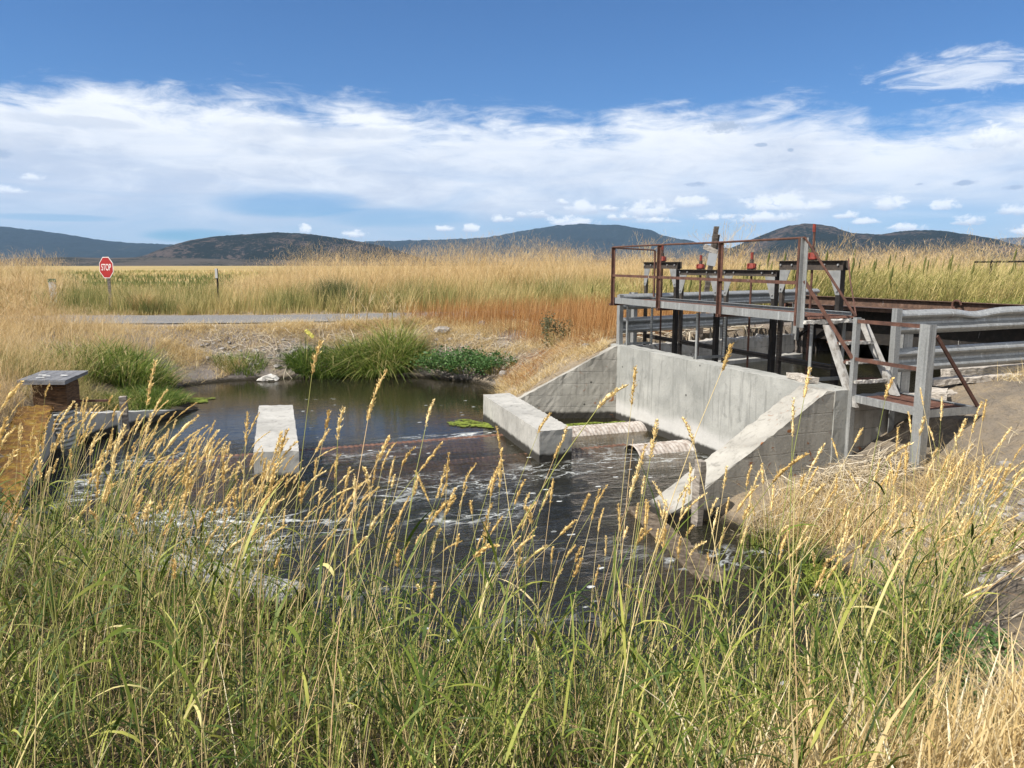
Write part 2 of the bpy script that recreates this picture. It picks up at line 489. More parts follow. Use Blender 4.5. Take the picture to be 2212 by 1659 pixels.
def edist(poly, x, y):
    d = np.full(x.shape, 1e9)
    n = len(poly)
    for i in range(n):
        x1, y1 = poly[i]; x2, y2 = poly[(i + 1) % n]
        ex, ey = x2 - x1, y2 - y1
        t = np.clip(((x - x1) * ex + (y - y1) * ey) / (ex * ex + ey * ey), 0, 1)
        d = np.minimum(d, np.hypot(x - x1 - t * ex, y - y1 - t * ey))
    return d


CTRL = [(0, -3, 1.4), (-6, -3, 1.4), (6, -3, 1.45), (0, 0, 1.4), (-4, 0, 1.4), (4, 0, 1.45), (0, 2, 1.18), (-2, 2, 1.2), (2, 2, 1.22), (-4, 3, 1.15), (0, 3.3, 0.62), (-2.3, 3.6, 0.72), (2.4, 3.5, 0.75),
        (2.3, 2.9, 1.15), (2.7, 3.9, 1.0), (3.6, 2.2, 1.35), (5, 2.5, 1.5), (4.2, 4.2, 1.1), (4.4, 6.0, 0.78), (4.4, 7.4, 0.55), (5.6, 4.5, 1.3), (6.2, 6.5, 1.38), (7.5, 5, 1.5), (9, 8, 1.6), (12, 6, 1.6), (12, 12, 1.65), (8, 10.6, 1.55), (6.4, 8.2, 1.4), (5.5, 8.7, 1.30),
        (5.0, 9.2, 0.95), (4.64, 8.57, 0.70), (4.25, 9.45, 0.55), (4.9, 10.1, 0.9), (5.6, 9.7, 1.35), (6.3, 10.4, 1.45), (3.6, 8.9, 0.45), (2.9, 8.7, 0.25), (3.6, 8.0, 0.28),
        (-4, 5.3, 0.75), (-6, 4, 1.1), (-5.2, 6.7, 0.7), (-7, 7, 0.95), (-6.6, 8.6, 0.45), (-8.2, 8.5, 0.9), (-7.6, 10.5, 0.65), (-9, 11, 0.95), (-8.3, 12.6, 0.78), (-8.0, 13.5, 0.7), (-9.5, 14, 1.15), (-12, 10, 1.2), (-12, 15, 1.3),
        (-7.5, 15, 0.16), (-8.1, 16.4, 0.34), (-7.5, 14.0, 0.30), (-7.15, 15.0, 0.10), (-7.85, 13.0, 0.45), (-6.9, 16.2, 0.03), (-8.6, 15.0, 0.6), (-9.3, 17.6, 0.8), (-9.2, 19.5, 0.7), (-11, 19, 1.2), (-12, 22, 1.3), (-8.5, 21.3, 0.8), (-6, 21.6, 0.95), (-3.5, 22.0, 0.98), (-1, 21.2, 0.95), (0.8, 19, 0.95), (0.9, 17, 0.95),
        (0.6, 15.7, 0.75), (1.8, 15.7, 1.36), (1.5, 17.5, 1.25), (3, 18, 1.4), (2.2, 15.9, 1.42), (3.2, 16.9, 1.45), (5, 18.5, 1.45), (7, 20, 1.5), (4, 21, 1.4), (0, 23, 1.3), (-5, 23.2, 1.25), (-10, 23.8, 1.25), (-16, 22, 1.3), (-16, 16, 1.3), (-16, 8, 1.3), (0, 28, 1.3),
        (-8, 28, 1.3), (8, 28, 1.4), (14, 22, 1.5), (14, 16, 1.6), (-16, 28, 1.3), (16, 30, 1.4), (10, 0, 1.5), (-10, 0, 1.4)]
for x, y in POND[5:15] + POND[19:29]: CTRL.append((x, y, 0.03))
CP = np.array(CTRL, float)


def _k(r2): return np.where(r2 > 1e-9, r2 * np.log(np.maximum(r2, 1e-9)) * 0.5, 0)


_n = len(CP)
_A = np.zeros((_n + 3, _n + 3))
_A[:_n, :_n] = _k((CP[:, None, 0] - CP[None, :, 0]) ** 2 + (CP[:, None, 1] - CP[None, :, 1]) ** 2) + np.eye(_n) * 0.02
_A[:_n, _n] = 1; _A[:_n, _n + 1:] = CP[:, :2]; _A[_n:, :_n] = _A[:_n, _n:].T
_w = np.linalg.solve(_A, np.concatenate([CP[:, 2], np.zeros(3)]))
ROADC = [(-60, 27.2), (-16, 24.2), (-8, 24.6), (-3, 26.0), (2, 27.8), (8, 29.5), (30, 34)]


def road_d(x, y):
    xs = np.array([p[0] for p in ROADC]); ys = np.array([p[1] for p in ROADC])
    return np.abs(y - np.interp(x, xs, ys))


def TZ(x, y, micro=True):
    x = np.asarray(x, float); y = np.asarray(y, float)
    sh = x.shape
    x = x.ravel(); y = y.ravel()
    plat = 1.3 + 0.25 * fbm(x / 14, y / 14, 3) + 0.5 * fbm(x / 90, y / 90, 9) * np.clip((np.hypot(x, y) - 40) / 60, 0, 1)
    plat = plat + 0.5 * np.exp(-((x - 1) / 13) ** 2 - ((y - 40) / 6) ** 2) + 0.4 * np.exp(-((x - 20) / 9) ** 2 - ((y - 28) / 5) ** 2)
    w = np.clip((np.maximum(np.abs(x) - 13, np.maximum(y - 27, -2 - y))) / 4, 0, 1)
    w = w * w * (3 - 2 * w)
    z = plat.copy()
    m = w < 1
    if m.any():
        xm, ym = x[m], y[m]
        t = np.zeros(xm.shape)
        for i in range(0, len(xm), 20000):
            a, b = xm[i:i + 20000], ym[i:i + 20000]
            t[i:i + 20000] = _k((a[:, None] - CP[None, :, 0]) ** 2 + (b[:, None] - CP[None, :, 1]) ** 2) @ _w[:_n] + _w[_n] + _w[_n + 1] * a + _w[_n + 2] * b
        z[m] = t * (1 - w[m]) + plat[m] * w[m]
    near = np.clip(1 - (np.hypot(x, y - 10) - 20) / 10, 0, 1)
    if micro: z = z + near * (0.16 * fbm(x * 1.7, y * 1.7, 11) + 0.07 * fbm(x * 7, y * 7, 17, 3))
    if micro:
        rb = np.clip((x - 2.6) / 0.8, 0, 1) * np.clip((11 - y) / 2, 0, 1) * near
        z = z + rb * (0.09 * fbm(x * 4.5, y * 4.5, 51, 3) + 0.045 * np.maximum(0, fbm(x * 10, y * 10, 53, 2)) * 2)
    rd = np.clip((road_d(x, y) - 2.0) / 1.5, 0, 1)
    z = 1.27 * (1 - rd) + z * rd
    z = np.maximum(z, 0.02)
    ins = inside(POND, x, y)
    d = edist(POND, x[ins], y[ins]) if ins.any() else None
    if ins.any(): z[ins] = -0.03 - np.minimum(0.9, 0.5 * d)
    ins = inside(FORE, x, y)
    z[ins] = 0.1
    return z.reshape(sh)


def axis(a0, a1, step, far_lo, far_hi):
    c = list(np.arange(a0, a1 + 1e-6, step))
    k = step; v = c[-1]
    while v < far_hi: k *= 1.16; v += k; c.append(v)
    k = step; v = c[0]; pre = []
    while v > far_lo: k *= 1.16; v -= k; pre.append(v)
    return np.array(pre[::-1] + c)


def grid_mesh(name, X, Y, Z, m, smooth=True):
    ny, nx = X.shape
    me = bpy.data.meshes.new(name)
    v = np.stack([X, Y, Z], -1).reshape(-1, 3)
    i = np.arange(ny * nx).reshape(ny, nx)
    q = np.stack([i[:-1, :-1], i[:-1, 1:], i[1:, 1:], i[1:, :-1]], -1).reshape(-1, 4)
    fill(me, v, q)
    if smooth: me.polygons.foreach_set('use_smooth', [True] * len(me.polygons))
    me.materials.append(m)
    o = bpy.data.objects.new(name, me)
    col_.objects.link(o)
    return o


def fill(me, v, q):
    k = q.shape[1]
    me.vertices.add(len(v)); me.vertices.foreach_set('co', np.ascontiguousarray(v, np.float32).ravel())
    me.loops.add(q.size); me.loops.foreach_set('vertex_index', np.ascontiguousarray(q, np.int32).ravel())
    me.polygons.add(len(q))
    me.polygons.foreach_set('loop_start', np.arange(0, q.size, k, dtype=np.int32))
    me.update(calc_edges=True)


def m_ground(t):
    v = t.n('ShaderNodeTexCoord').outputs['Object']
    sp = t.n('ShaderNodeSeparateXYZ'); t.l(v, sp.inputs[0])
    n1 = t.noise(v, 0.9, 9, 0.65, 0.3)
    n2 = t.noise(v, 11, 7, 0.7, 0.2)
    n3 = t.noise(v, 55, 4, 0.7)
    c = t.ramp(n1, ((0.3, (0.27, 0.21, 0.14)), (0.5, (0.38, 0.30, 0.20)), (0.68, (0.47, 0.37, 0.25))))
    c = t.mix(t.ss(n2, 0.42, 0.64, 0, 0.55), c, (0.27, 0.24, 0.21))
    c = t.mix(t.ss(n3, 0.55, 0.7, 0, 0.6), c, (0.46, 0.42, 0.37))
    c = t.mix(t.ss(n3, 0.42, 0.32, 0, 0.6), c, (0.07, 0.06, 0.05))
    rbk = t.m('MULTIPLY', t.ss(sp.outputs[0], 2.4, 3.2), t.ss(sp.outputs[1], 11, 10))
    c = t.mix(t.m('MULTIPLY', rbk, t.ss(n1, 0.62, 0.45, 0.15, 0.85)), c, t.mix(n2, (0.13, 0.115, 0.095), (0.36, 0.31, 0.25)))
    # grey stony bank across the pond
    gm = t.m('MULTIPLY', t.ss(sp.outputs[1], 17.0, 19.0), t.ss(sp.outputs[1], 23.0, 21.6))
    c = t.mix(t.m('MULTIPLY', gm, t.ss(n1, 0.34, 0.55, 0.2, 0.9)), c, t.mix(n2, (0.13, 0.115, 0.11), (0.34, 0.31, 0.29)))
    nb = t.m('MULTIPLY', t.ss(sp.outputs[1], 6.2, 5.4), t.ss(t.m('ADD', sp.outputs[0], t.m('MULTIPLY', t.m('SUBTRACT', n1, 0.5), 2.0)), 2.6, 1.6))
    c = t.mix(t.m('MULTIPLY', nb, 0.9), c, t.mix(n2, (0.05, 0.042, 0.022), (0.13, 0.10, 0.055)))   # darker brown ground under the reeds
    # wet edge
    c = t.mix(t.ss(t.m('ADD', sp.outputs[2], t.m('MULTIPLY', n2, 0.12)), 0.18, 0.08), c, (0.028, 0.024, 0.016))
    # the open fields
    far = t.ss(sp.outputs[1], 29, 33)
    nf = t.noise(t.vec(v, (0.012, 0.05, 1)), 1.0, 5, 0.6)
    fc = t.ramp(nf, ((0.35, (0.34, 0.25, 0.10)), (0.52, (0.40, 0.29, 0.125)), (0.60, (0.20, 0.19, 0.07)), (0.72, (0.14, 0.16, 0.05))))
    c = t.mix(far, c, fc)
    h = t.m('ADD', n2, t.m('MULTIPLY', n3, 0.6))
    n5 = t.noise(v, 24, 8, 0.75, 0.5)
    c = t.mix(t.ss(n5, 0.48, 0.38, 0, 0.5), c, (0.12, 0.10, 0.085))
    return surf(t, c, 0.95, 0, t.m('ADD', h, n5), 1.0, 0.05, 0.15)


gx = axis(-10, 10, 0.09, -6000, 6000)
gy = axis(1.0, 24, 0.09, -400, 6800)
GX, GY = np.meshgrid(gx, gy)
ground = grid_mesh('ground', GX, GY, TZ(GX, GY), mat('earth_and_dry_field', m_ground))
tag(ground, kind='structure')

# gravel road
rx = np.arange(-45, 30, 0.25)
cy_ = np.interp(rx, [p[0] for p in ROADC], [p[1] for p in ROADC])
ro = np.linspace(-1.85, 1.85, 16)
RX = np.repeat(rx[None, :], len(ro), 0); RY = cy_[None, :] + ro[:, None] + 0.12 * fbm(RX * 0.8, RX * 0 + ro[:, None] * 0.2, 4)
RZ = TZ(RX, RY) + 0.03 + 0.05 * (1 - (ro[:, None] / 1.85) ** 2) + 0.02 * fbm(RX * 3, RY * 3, 5)


def m_gravel(t):
    v = t.n('ShaderNodeTexCoord').outputs['Object']
    n = t.noise(v, 30, 5, 0.75); n1 = t.noise(t.vec(v, (0.4, 1.6, 1)), 1.0, 5, 0.6)
    c = t.ramp(n, ((0.32, (0.07, 0.068, 0.066)), (0.52, (0.20, 0.195, 0.19)), (0.70, (0.33, 0.32, 0.31))))
    c = t.mix(t.ss(n1, 0.5, 0.7, 0, 0.5), c, (0.27, 0.25, 0.22))
    return surf(t, c, 0.95, 0, n, 0.8, 0.03, 0.2)


tag(grid_mesh('road', RX, RY, RZ, mat('road_gravel', m_gravel)), kind='structure')


# ------------------------------------------------------------------ water
def m_water(foam):
    def b(t):
        v = t.n('ShaderNodeTexCoord').outputs['Object']
        fl = t.vec(v, (1, 1, 1), (0, 0, 0), (0, 0, -0.35))
        sp = t.n('ShaderNodeSeparateXYZ'); t.l(v, sp.inputs[0])
        x, y = sp.outputs[0], sp.outputs[1]
        rip = t.noise(t.vec(fl, (1.3, 4.2, 1)), 1.6, 5, 0.6, 0.9)
        rip2 = t.noise(t.vec(fl, (2.5, 9, 1)), 2.2, 3, 0.55, 0.6)
        turb = t.m('MULTIPLY', t.ss(y, 13.6, 10.5), t.ss(y, 5.6, 7.4)) if foam else 0.0
        h = t.m('ADD', t.m('MULTIPLY', rip, 1.0), t.m('MULTIPLY', rip2, 0.35))
        hh = t.m('MULTIPLY', h, t.m('MULTIPLY_ADD', turb, 0.80, 0.06)) if foam else t.m('MULTIPLY', h, 0.12)
        bp = t.n('ShaderNodeBump'); bp.inputs['Strength'].default_value = 0.7; bp.inputs['Distance'].default_value = 0.07
        t.l(hh, bp.inputs['Height'])
        dif = t.n('ShaderNodeBsdfDiffuse'); dif.inputs[0].default_value = (0.030, 0.029, 0.018, 1)
        tr = t.n('ShaderNodeBsdfTransparent'); tr.inputs[0].default_value = (0.80, 0.70, 0.50, 1)
        body = t.n('ShaderNodeMixShader'); body.inputs[0].default_value = 0.55
        t.l(dif.outputs[0], body.inputs[1]); t.l(tr.outputs[0], body.inputs[2])
        gl = t.n('ShaderNodeBsdfGlossy'); gl.inputs['Roughness'].default_value = 0.035; gl.inputs[0].default_value = (0.9, 0.9, 0.9, 1)
        t.l(bp.outputs[0], gl.inputs['Normal'])
        fr = t.n('ShaderNodeFresnel'); fr.inputs[0].default_value = 1.33; t.l(bp.outputs[0], fr.inputs['Normal'])
        mx = t.n('ShaderNodeMixShader'); t.l(fr.outputs[0], mx.inputs[0]); t.l(body.outputs[0], mx.inputs[1]); t.l(gl.outputs[0], mx.inputs[2])
        if not foam: return mx.outputs[0]
        # foam: filaments drawn out by the current, loose flecks elsewhere
        w = t.noise(t.vec(fl, (0.75, 1.25, 1), (3, 2, 0)), 2.3, 7, 0.60, 2.6)
        thick = t.ss(t.noise(t.vec(fl, (0.5, 0.9, 1), (11, 3, 0)), 1.2, 4, 0.6), 0.44, 0.68, 0.008, 0.036)
        fil = t.ss(t.m('SUBTRACT', t.m('ABSOLUTE', t.m('SUBTRACT', w, 0.5)), thick), 0.008, -0.006)
        wn = t.n('ShaderNodeTexNoise'); t.l(t.vec(fl, (0.9, 1.6, 1), (5, 9, 0)), wn.inputs['Vector']); wn.inputs['Scale'].default_value = 1.6; wn.inputs['Detail'].default_value = 6; wn.inputs['Roughness'].default_value = 0.65
        wv = t.n('ShaderNodeVectorMath', operation='MULTIPLY_ADD'); t.l(wn.outputs['Color'], wv.inputs[0]); wv.inputs[1].default_value = (1.5, 1.5, 0); t.l(t.vec(fl, (1.5, 2.6, 1)), wv.inputs[2])
        lv = t.n('ShaderNodeTexVoronoi', feature='DISTANCE_TO_EDGE'); t.l(wv.outputs[0], lv.inputs['Vector']); lv.inputs['Scale'].default_value = 1.25
        fil2 = t.m('MULTIPLY', t.ss(t.m('SUBTRACT', lv.outputs['Distance'], thick), 0.035, 0.0), 0.95)
        fil = t.m('MULTIPLY', fil, 0.5)
        patch = t.ss(t.noise(t.vec(fl, (0.34, 0.60, 1), (1, 6, 0)), 1.0, 5, 0.6, 0.8), 0.47, 0.66)
        fm = t.m('MULTIPLY', t.m('MAXIMUM', fil, fil2), t.m('MULTIPLY', patch, turb))
        sl = t.m('ADD', t.m('MULTIPLY', t.m('SUBTRACT', x, 2.06), 0.3406), t.m('MULTIPLY', t.m('SUBTRACT', y, 14.92), -0.9402))
        ol = t.m('ADD', t.m('MULTIPLY', t.m('SUBTRACT', x, 2.06), 0.9402), t.m('MULTIPLY', t.m('SUBTRACT', y, 14.92), 0.3406))
        lap = t.m('MULTIPLY', t.ss(t.m('ABSOLUTE', t.m('SUBTRACT', sl, t.m('MULTIPLY_ADD', ol, 0.04, 0.60))), 0.30, 0.08), t.m('MULTIPLY', t.ss(ol, -5.4, -3.2), t.ss(ol, -2.1, -2.5)))
        lap = t.m('MULTIPLY', lap, t.ss(t.noise(t.vec(fl, (0.8, 2.4, 1), (2, 2, 0)), 2.2, 6, 0.65, 1.0), 0.46, 0.58))
        fm = t.m('MAXIMUM', fm, lap)
        vo = t.n('ShaderNodeTexVoronoi'); t.l(t.vec(fl, (2.2, 4.2, 1)), vo.inputs['Vector']); vo.inputs['Scale'].default_value = 1.0
        vo.inputs['Randomness'].default_value = 1.0
        fle = t.m('MULTIPLY', t.ss(t.m('ADD', vo.outputs[0], t.m('MULTIPLY', t.noise(v, 14, 3), 0.20)), 0.215, 0.18), t.ss(t.noise(v, 0.8, 3), 0.50, 0.56))
        fle = t.m('MULTIPLY', fle, t.ss(y, 18.5, 16.0))
        fm = t.m('MAXIMUM', fm, t.m('MULTIPLY', fle, 0.9))
        fm = t.m('MULTIPLY', fm, t.ss(t.noise(v, 26, 4, 0.7), 0.30, 0.55, 0.35, 1.0))
        fo = t.n('ShaderNodeBsdfDiffuse'); fo.inputs[0].default_value = (0.52, 0.54, 0.53, 1)
        m2 = t.n('ShaderNodeMixShader'); t.l(fm, m2.inputs[0]); t.l(mx.outputs[0], m2.inputs[1]); t.l(fo.outputs[0], m2.inputs[2])
        return m2.outputs[0]
    return mat('pond_water' if foam else 'forebay_water', b)


def sheet(name, poly, z, m, step=0.35, amp=0.0):
    xs = [p[0] for p in poly]; ys = [p[1] for p in poly]
    X, Y = np.meshgrid(np.arange(min(xs) - 0.3, max(xs) + 0.3, step), np.arange(min(ys) - 0.3, max(ys) + 0.3, step))
    return grid_mesh(name, X, Y, np.full(X.shape, z) + amp * fbm(X * 1.3, Y * 1.3, 31), m)


WAT = m_water(True)
ny_ = np.arange(4.2, 21.2, 0.07); nx_ = np.arange(-9.0, 4.2, 0.07)
WX, WY = np.meshgrid(nx_, ny_)
tb = np.clip((13.0 - WY) / 3, 0, 1) * np.clip((WY - 5.4) / 1.6, 0, 1)
WA = (WX * 0.94 + WY * 0.34); WB = (-WX * 0.34 + WY * 0.94)
WZ = 0.022 * tb * fbm(WA * 1.2, WB * 3.0, 41, 3)
keep = ~inside(FORE, WX, WY)
water = grid_mesh('water', WX, WY, WZ, WAT)
# drop the part of the sheet that lies behind the gate wall
bmw = bmesh.new(); bmw.from_mesh(water.data)
dead = [v for v in bmw.verts if (Vector((v.co.x, v.co.y, 0)) - O).dot(N) > 0.2 and (Vector((v.co.x, v.co.y, 0)) - O).dot(U) > -0.9]
bmesh.ops.delete(bmw, geom=dead, context='VERTS'); bmw.to_mesh(water.data); bmw.free()
tag(water, kind='structure')
fw = MB(); fw.hexa([L(-3, .15, .80), L(5.5, .15, .80), L(5.5, 10, .80), L(-3, 10, .80), L(-3, .15, .85), L(5.5, .15, .85), L(5.5, 10, .85), L(-3, 10, .85)])
tag(fw.build('forebay_water', m_water(False)), kind='structure')

# ------------------------------------------------------------------ concrete
t = thing('concrete_outlet', 'grey concrete headwall with two sloping wing walls under the gate walkway', 'headwall', L(2.6, 0.15, 0))
MB().lbox(-0.30, 5.8, 0.0, 0.30, -0.6, 1.45).rough(0.14, 0.0035, 3).build('headwall', HW, t)
w = MB()   # right wing wall: pentagon along -N
w.prism([L(5.29, -0.002, -0.6), L(5.29, -2.36, -0.6), L(5.29, -2.36, 0.10), L(5.29, -2.2, 0.16), L(5.29, -0.12, 1.44), L(5.29, -0.002, 1.44)], U * 0.5)
w.rough(0.14, 0.006, 4).build('wing_wall', WW, t)
w = MB()
a0, a1 = L(-0.02, -0.002), L(-0.86, -2.45)
d = (a1 - a0).normalized(); sd_ = Vector((-d.y, d.x, 0)); sd_ = sd_ if sd_.dot(U) < 0 else -sd_
w.prism([a0 + Vector((0, 0, -0.6)), a1 + Vector((0, 0, -0.6)), a1 + Vector((0, 0, 0.02)), a0 + Vector((0, 0, 1.44))], sd_ * 0.32)
w.rough(0.14, 0.006, 5).build('wing_wall', WW, t)
MB().lbox(5.42, 5.797, 0.303, 1.35, 0.3, 1.30).rough(0.16, 0.006, 6).build('return_wall', WW, t)

BG = 'concrete blocks standing in the pond'
b = MB().hexa([Vector(q) for q in ((-3.59, 10.33, -.7), (-2.98, 10.42, -.7), (-4.05, 13.95, -.7), (-4.66, 13.88, -.7), (-3.56, 10.33, .45), (-2.96, 10.42, .45), (-4.04, 13.95, .45), (-4.64, 13.88, .45))]).rough(0.09, 0.0035, 7)
single(b, 'baffle_block', BK, 'long concrete block alone in mid pond, its flat top facing up', 'concrete block', BG, (-3.8, 12.1, 0))
b = MB().hexa([Vector(q) for q in ((0.42, 11.45, -.7), (0.93, 11.65, -.7), (-0.05, 15.0, -.7), (-0.56, 14.75, -.7), (0.42, 11.45, .5), (0.93, 11.65, .5), (-0.05, 15.0, .5), (-0.56, 14.75, .5))]).rough(0.09, 0.0035, 8)
single(b, 'baffle_block', BK, 'long concrete block beside the corrugated pipes, bright lit flank', 'concrete block', BG, (0.18, 13.2, 0))

# sill running on from the right wing wall
SILL = noisy('slimy_sill', ((0.3, (0.035, 0.026, 0.018)), (0.5, (0.10, 0.075, 0.05)), (0.7, (0.19, 0.155, 0.115))), 14, 0.75, bs=0.8, bd=0.03)
s_ = MB().hexa([Vector(q) for q in ((1.42, 9.2, -.5), (1.66, 9.2, -.5), (2.15, 7.0, -.5), (1.78, 6.95, -.5), (1.42, 9.2, .035), (1.66, 9.25, .03), (2.12, 7.0, .03), (1.80, 6.95, .025))]).rough(0.09, 0.012, 9)
single(s_, 'concrete_sill', SILL, 'brown slimy sill at the water surface leading off the wing wall', 'sill')
s_ = MB().hexa([Vector(q) for q in ((-3.6, 6.75, -.5), (-1.95, 6.25, -.5), (-1.85, 6.62, -.5), (-3.5, 7.1, -.5), (-3.6, 6.75, .30), (-1.95, 6.25, .14), (-1.85, 6.62, .14), (-3.5, 7.1, .30))]).rough(0.09, 0.012, 10)
single(s_, 'concrete_stub', BK, 'pale broken concrete end at the waterline half hidden in near grass', 'concrete stub', None, (-2.7, 6.7, 0))

# low wall with its top running down into the water, far left
lw = thing('low_concrete_wall', 'grey low concrete wall tapering down into the water by the staff gauge', 'wall', (-7.0, 14, 0))
MB().prism([(-7.5, 12.45, -.6), (-6.5, 16.1, -.6), (-6.5, 16.1, -0.03), (-7.5, 12.45, .56)], (-0.32, 0.09, 0)).rough(0.13, 0.005, 11).build('wall', LOWC, lw)
mw = thing('mossy_wall', 'concrete wall with orange moss along its top at the near left edge', 'wall', (-6.6, 10.2, 0))
MB().prism([(-7.44, 12.25, -.6), (-5.55, 8.1, -.6), (-5.55, 8.1, .08), (-7.44, 12.25, .70)], (-0.4, -0.16, 0)).rough(0.13, 0.006, 12).build('wall', BK, mw)
MB().prism([(-7.43, 12.25, .705), (-5.54, 8.1, .085), (-5.53, 8.1, .125), (-7.42, 12.25, .76)], (-0.44, -0.18, 0)).rough(0.06, 0.014, 13).build('moss_cap', MOSS, mw)

# ------------------------------------------------------------------ corrugated pipes
PIPEM = noisy('limed_corrugated_pipe', ((0.32, (0.17, 0.125, 0.10)), (0.47, (0.34, 0.30, 0.265)), (0.66, (0.50, 0.47, 0.44))), 9, 0.9, bs=0.5, bd=0.01)
PIPEW = noisy('rust_brown_wet_pipe', ((0.3, (0.06, 0.03, 0.02)), (0.55, (0.15, 0.075, 0.045)), (0.75, (0.26, 0.15, 0.09))), 7, 0.6)


def corr_pipe(name, a, b, r, m, label, cat='pipe', group=None, wav=0.012, pitch=0.07, hel=0.5, th=0.012):
    a, b = Vector(a), Vector(b)
    d = b - a; ln = d.length; d.normalize()
    x = d.cross(Vector((0, 0, 1)))
    if x.length < 1e-3: x = Vector((1, 0, 0))
    x.normalize(); y = x.cross(d)
    nu, nv = 28, max(8, int(ln / pitch * 6))
    mb = MB()
    rings = []
    for outer in (1, 0):
        for k in range(nv + 1):
            q = k / nv * ln
            R = []
            for i in range(nu):
                an = 2 * math.pi * i / nu
                rr = r + wav * math.sin(2 * math.pi * (q / pitch + hel * i / nu * 2)) - (0 if outer else th)
                R.append(mb.bm.verts.new(a + d * q + (x * math.cos(an) + y * math.sin(an)) * rr))
            rings.append(R)
    m_ = nv + 1
    for base in (0, m_):
        for k in range(nv):
            for i in range(nu):
                mb.bm.faces.new((rings[base + k][i], rings[base + k][(i + 1) % nu], rings[base + k + 1][(i + 1) % nu], rings[base + k + 1][i]))
    for k in (0, nv):
        for i in range(nu):
            mb.bm.faces.new((rings[k][i], rings[k][(i + 1) % nu], rings[m_ + k][(i + 1) % nu], rings[m_ + k][i]))
    return single(mb, name, m, label, cat, group, smooth=True)


PG = 'corrugated culvert pipes coming out of the headwall'
corr_pipe('culvert_pipe', L(0.95, 0.02, -0.235), L(0.95, -1.95, -0.235), 0.36, PIPEM, 'longest lime-white corrugated pipe, running from headwall to the block', 'pipe', PG, 0.0045)
corr_pipe('culvert_pipe', L(2.55, 0.02, -0.245), L(2.55, -1.05, -0.245), 0.36, PIPEM, 'short lime-white corrugated pipe with its dark mouth open', 'pipe', PG, 0.0045)
corr_pipe('culvert_pipe', L(4.25, 0.02, -0.16), L(4.25, -0.22, -0.16), 0.36, PIPEM, 'stubby pipe with black mouth in the corner by the sloping wing wall', 'pipe', PG, 0.0045)
corr_pipe('sunken_pipe', L(0.62, -2.3, -0.348), L(0.58, -8.2, -0.356), 0.36, PIPEW, 'rust brown pipe lying at the water surface between the two blocks', 'pipe', 'sunken pipes', 0.004, 0.09)
corr_pipe('sunken_pipe', L(2.05, -0.9, -0.352), L(2.1, -9.5, -0.385), 0.36, PIPEW, 'rust brown pipe showing in front of the short open pipe', 'pipe', 'sunken pipes', 0.004, 0.09)

# ------------------------------------------------------------------ walkway with rails, stairs and landing
wk = thing('metal_walkway', 'galvanised walkway with rusty handrails, grated stairs and a lower landing', 'walkway', L(2.6, 0.3, 1.45))
Z = Vector((0, 0, 1))


def channel(s0, s1, o, z0, z1, inward):
    mb = MB()
    mb.lbox(s0, s1, o, o + 0.007, z0, z1)
    for za, zb in ((z0, z0 + 0.007), (z1 - 0.007, z1)):
        lo, hi = (o + 0.0075, o + 0.04) if inward > 0 else (o - 0.033, o - 0.0005)
        mb.lbox(s0, s1, lo, hi, za, zb)
    return mb


def grating(s0, s1, o0, o1, z, along='s', pitch=0.035):
    mb = MB()
    if along == 's':
        k = o0
        while k < o1: mb.lbox(s0, s1, k, k + 0.007, z - 0.025, z); k += pitch
        k = s0 + 0.02
        while k < s1 - 0.02: mb.lbox(k, k + 0.007, o0, o1, z - 0.014, z - 0.003); k += pitch * 2.2
    else:
        k = s0
        while k < s1: mb.lbox(k, k + 0.007, o0, o1, z - 0.025, z); k += pitch
        k = o0 + 0.02
        while k < o1 - 0.02: mb.lbox(s0, s1, k, k + 0.007, z - 0.014, z - 0.003); k += pitch * 2.2
    return mb


channel(-0.06, 5.30, -0.12, 2.27, 2.38, 1).build('edge_channel', GALV, wk)
channel(0.0, 5.22, 0.72, 2.27, 2.38, -1).build('edge_channel', GALV, wk)
grating(0.0, 5.34, -0.075, 0.68, 2.335).build('deck', GRATE, wk)
MB().beam(L(5.36, -0.16, 2.275), L(5.36, 0.80, 2.275), 0.05, 0.045).rough(0.06, 0.004, 3).build('deck_nosing', TREADEDGE, wk)
for s0 in (-0.05, 1.72, 3.47):                                                     # cross bearers under the deck
    MB().lbox(s0 - 0.03, s0 + 0.03, -0.17, 0.74, 2.225, 2.267).build('cross_bearer', RUST, wk)
RT, RM = 3.33, 2.80
for s0 in (0.02, 1.70, 3.46):
    MB().angle(L(s0, -0.130, 2.24), L(s0, -0.130, RT), 0.055, 0.055, 0.008, U, N * -1).build('handrail_post', RUST, wk)
MB().angle(L(0.02, 0.735, 2.24), L(0.02, 0.735, RT - 0.06), 0.04, 0.04, 0.007, U, N).build('handrail_post', RUST, wk)
mb = MB(); mb.angle(L(5.24, -0.13, 2.2), L(5.24, -0.13, RT + 0.01), 0.075, 0.06, 0.008, U, N * -1)
mb.build('handrail_post', GALV, wk)
MB().lbox(5.20, 5.238, -0.20, -0.13, 2.22, RT).build('post_backing', RUST, wk)
MB().path([L(0.03, -0.16, RT), L(1.7, -0.155, RT + 0.005), L(3.46, -0.15, RT), L(5.27, -0.15, RT + 0.01)], 0.016, 7).build('top_rail', RUST, wk)
MB().path([L(0.03, -0.16, RT - 0.01), L(0.03, 0.74, RT - 0.05)], 0.014, 6).build('top_rail', RUST, wk)
MB().beam(L(0.02, -0.16, RM), L(5.24, -0.16, RM - 0.03), 0.008, 0.045).build('mid_rail', RUST, wk)
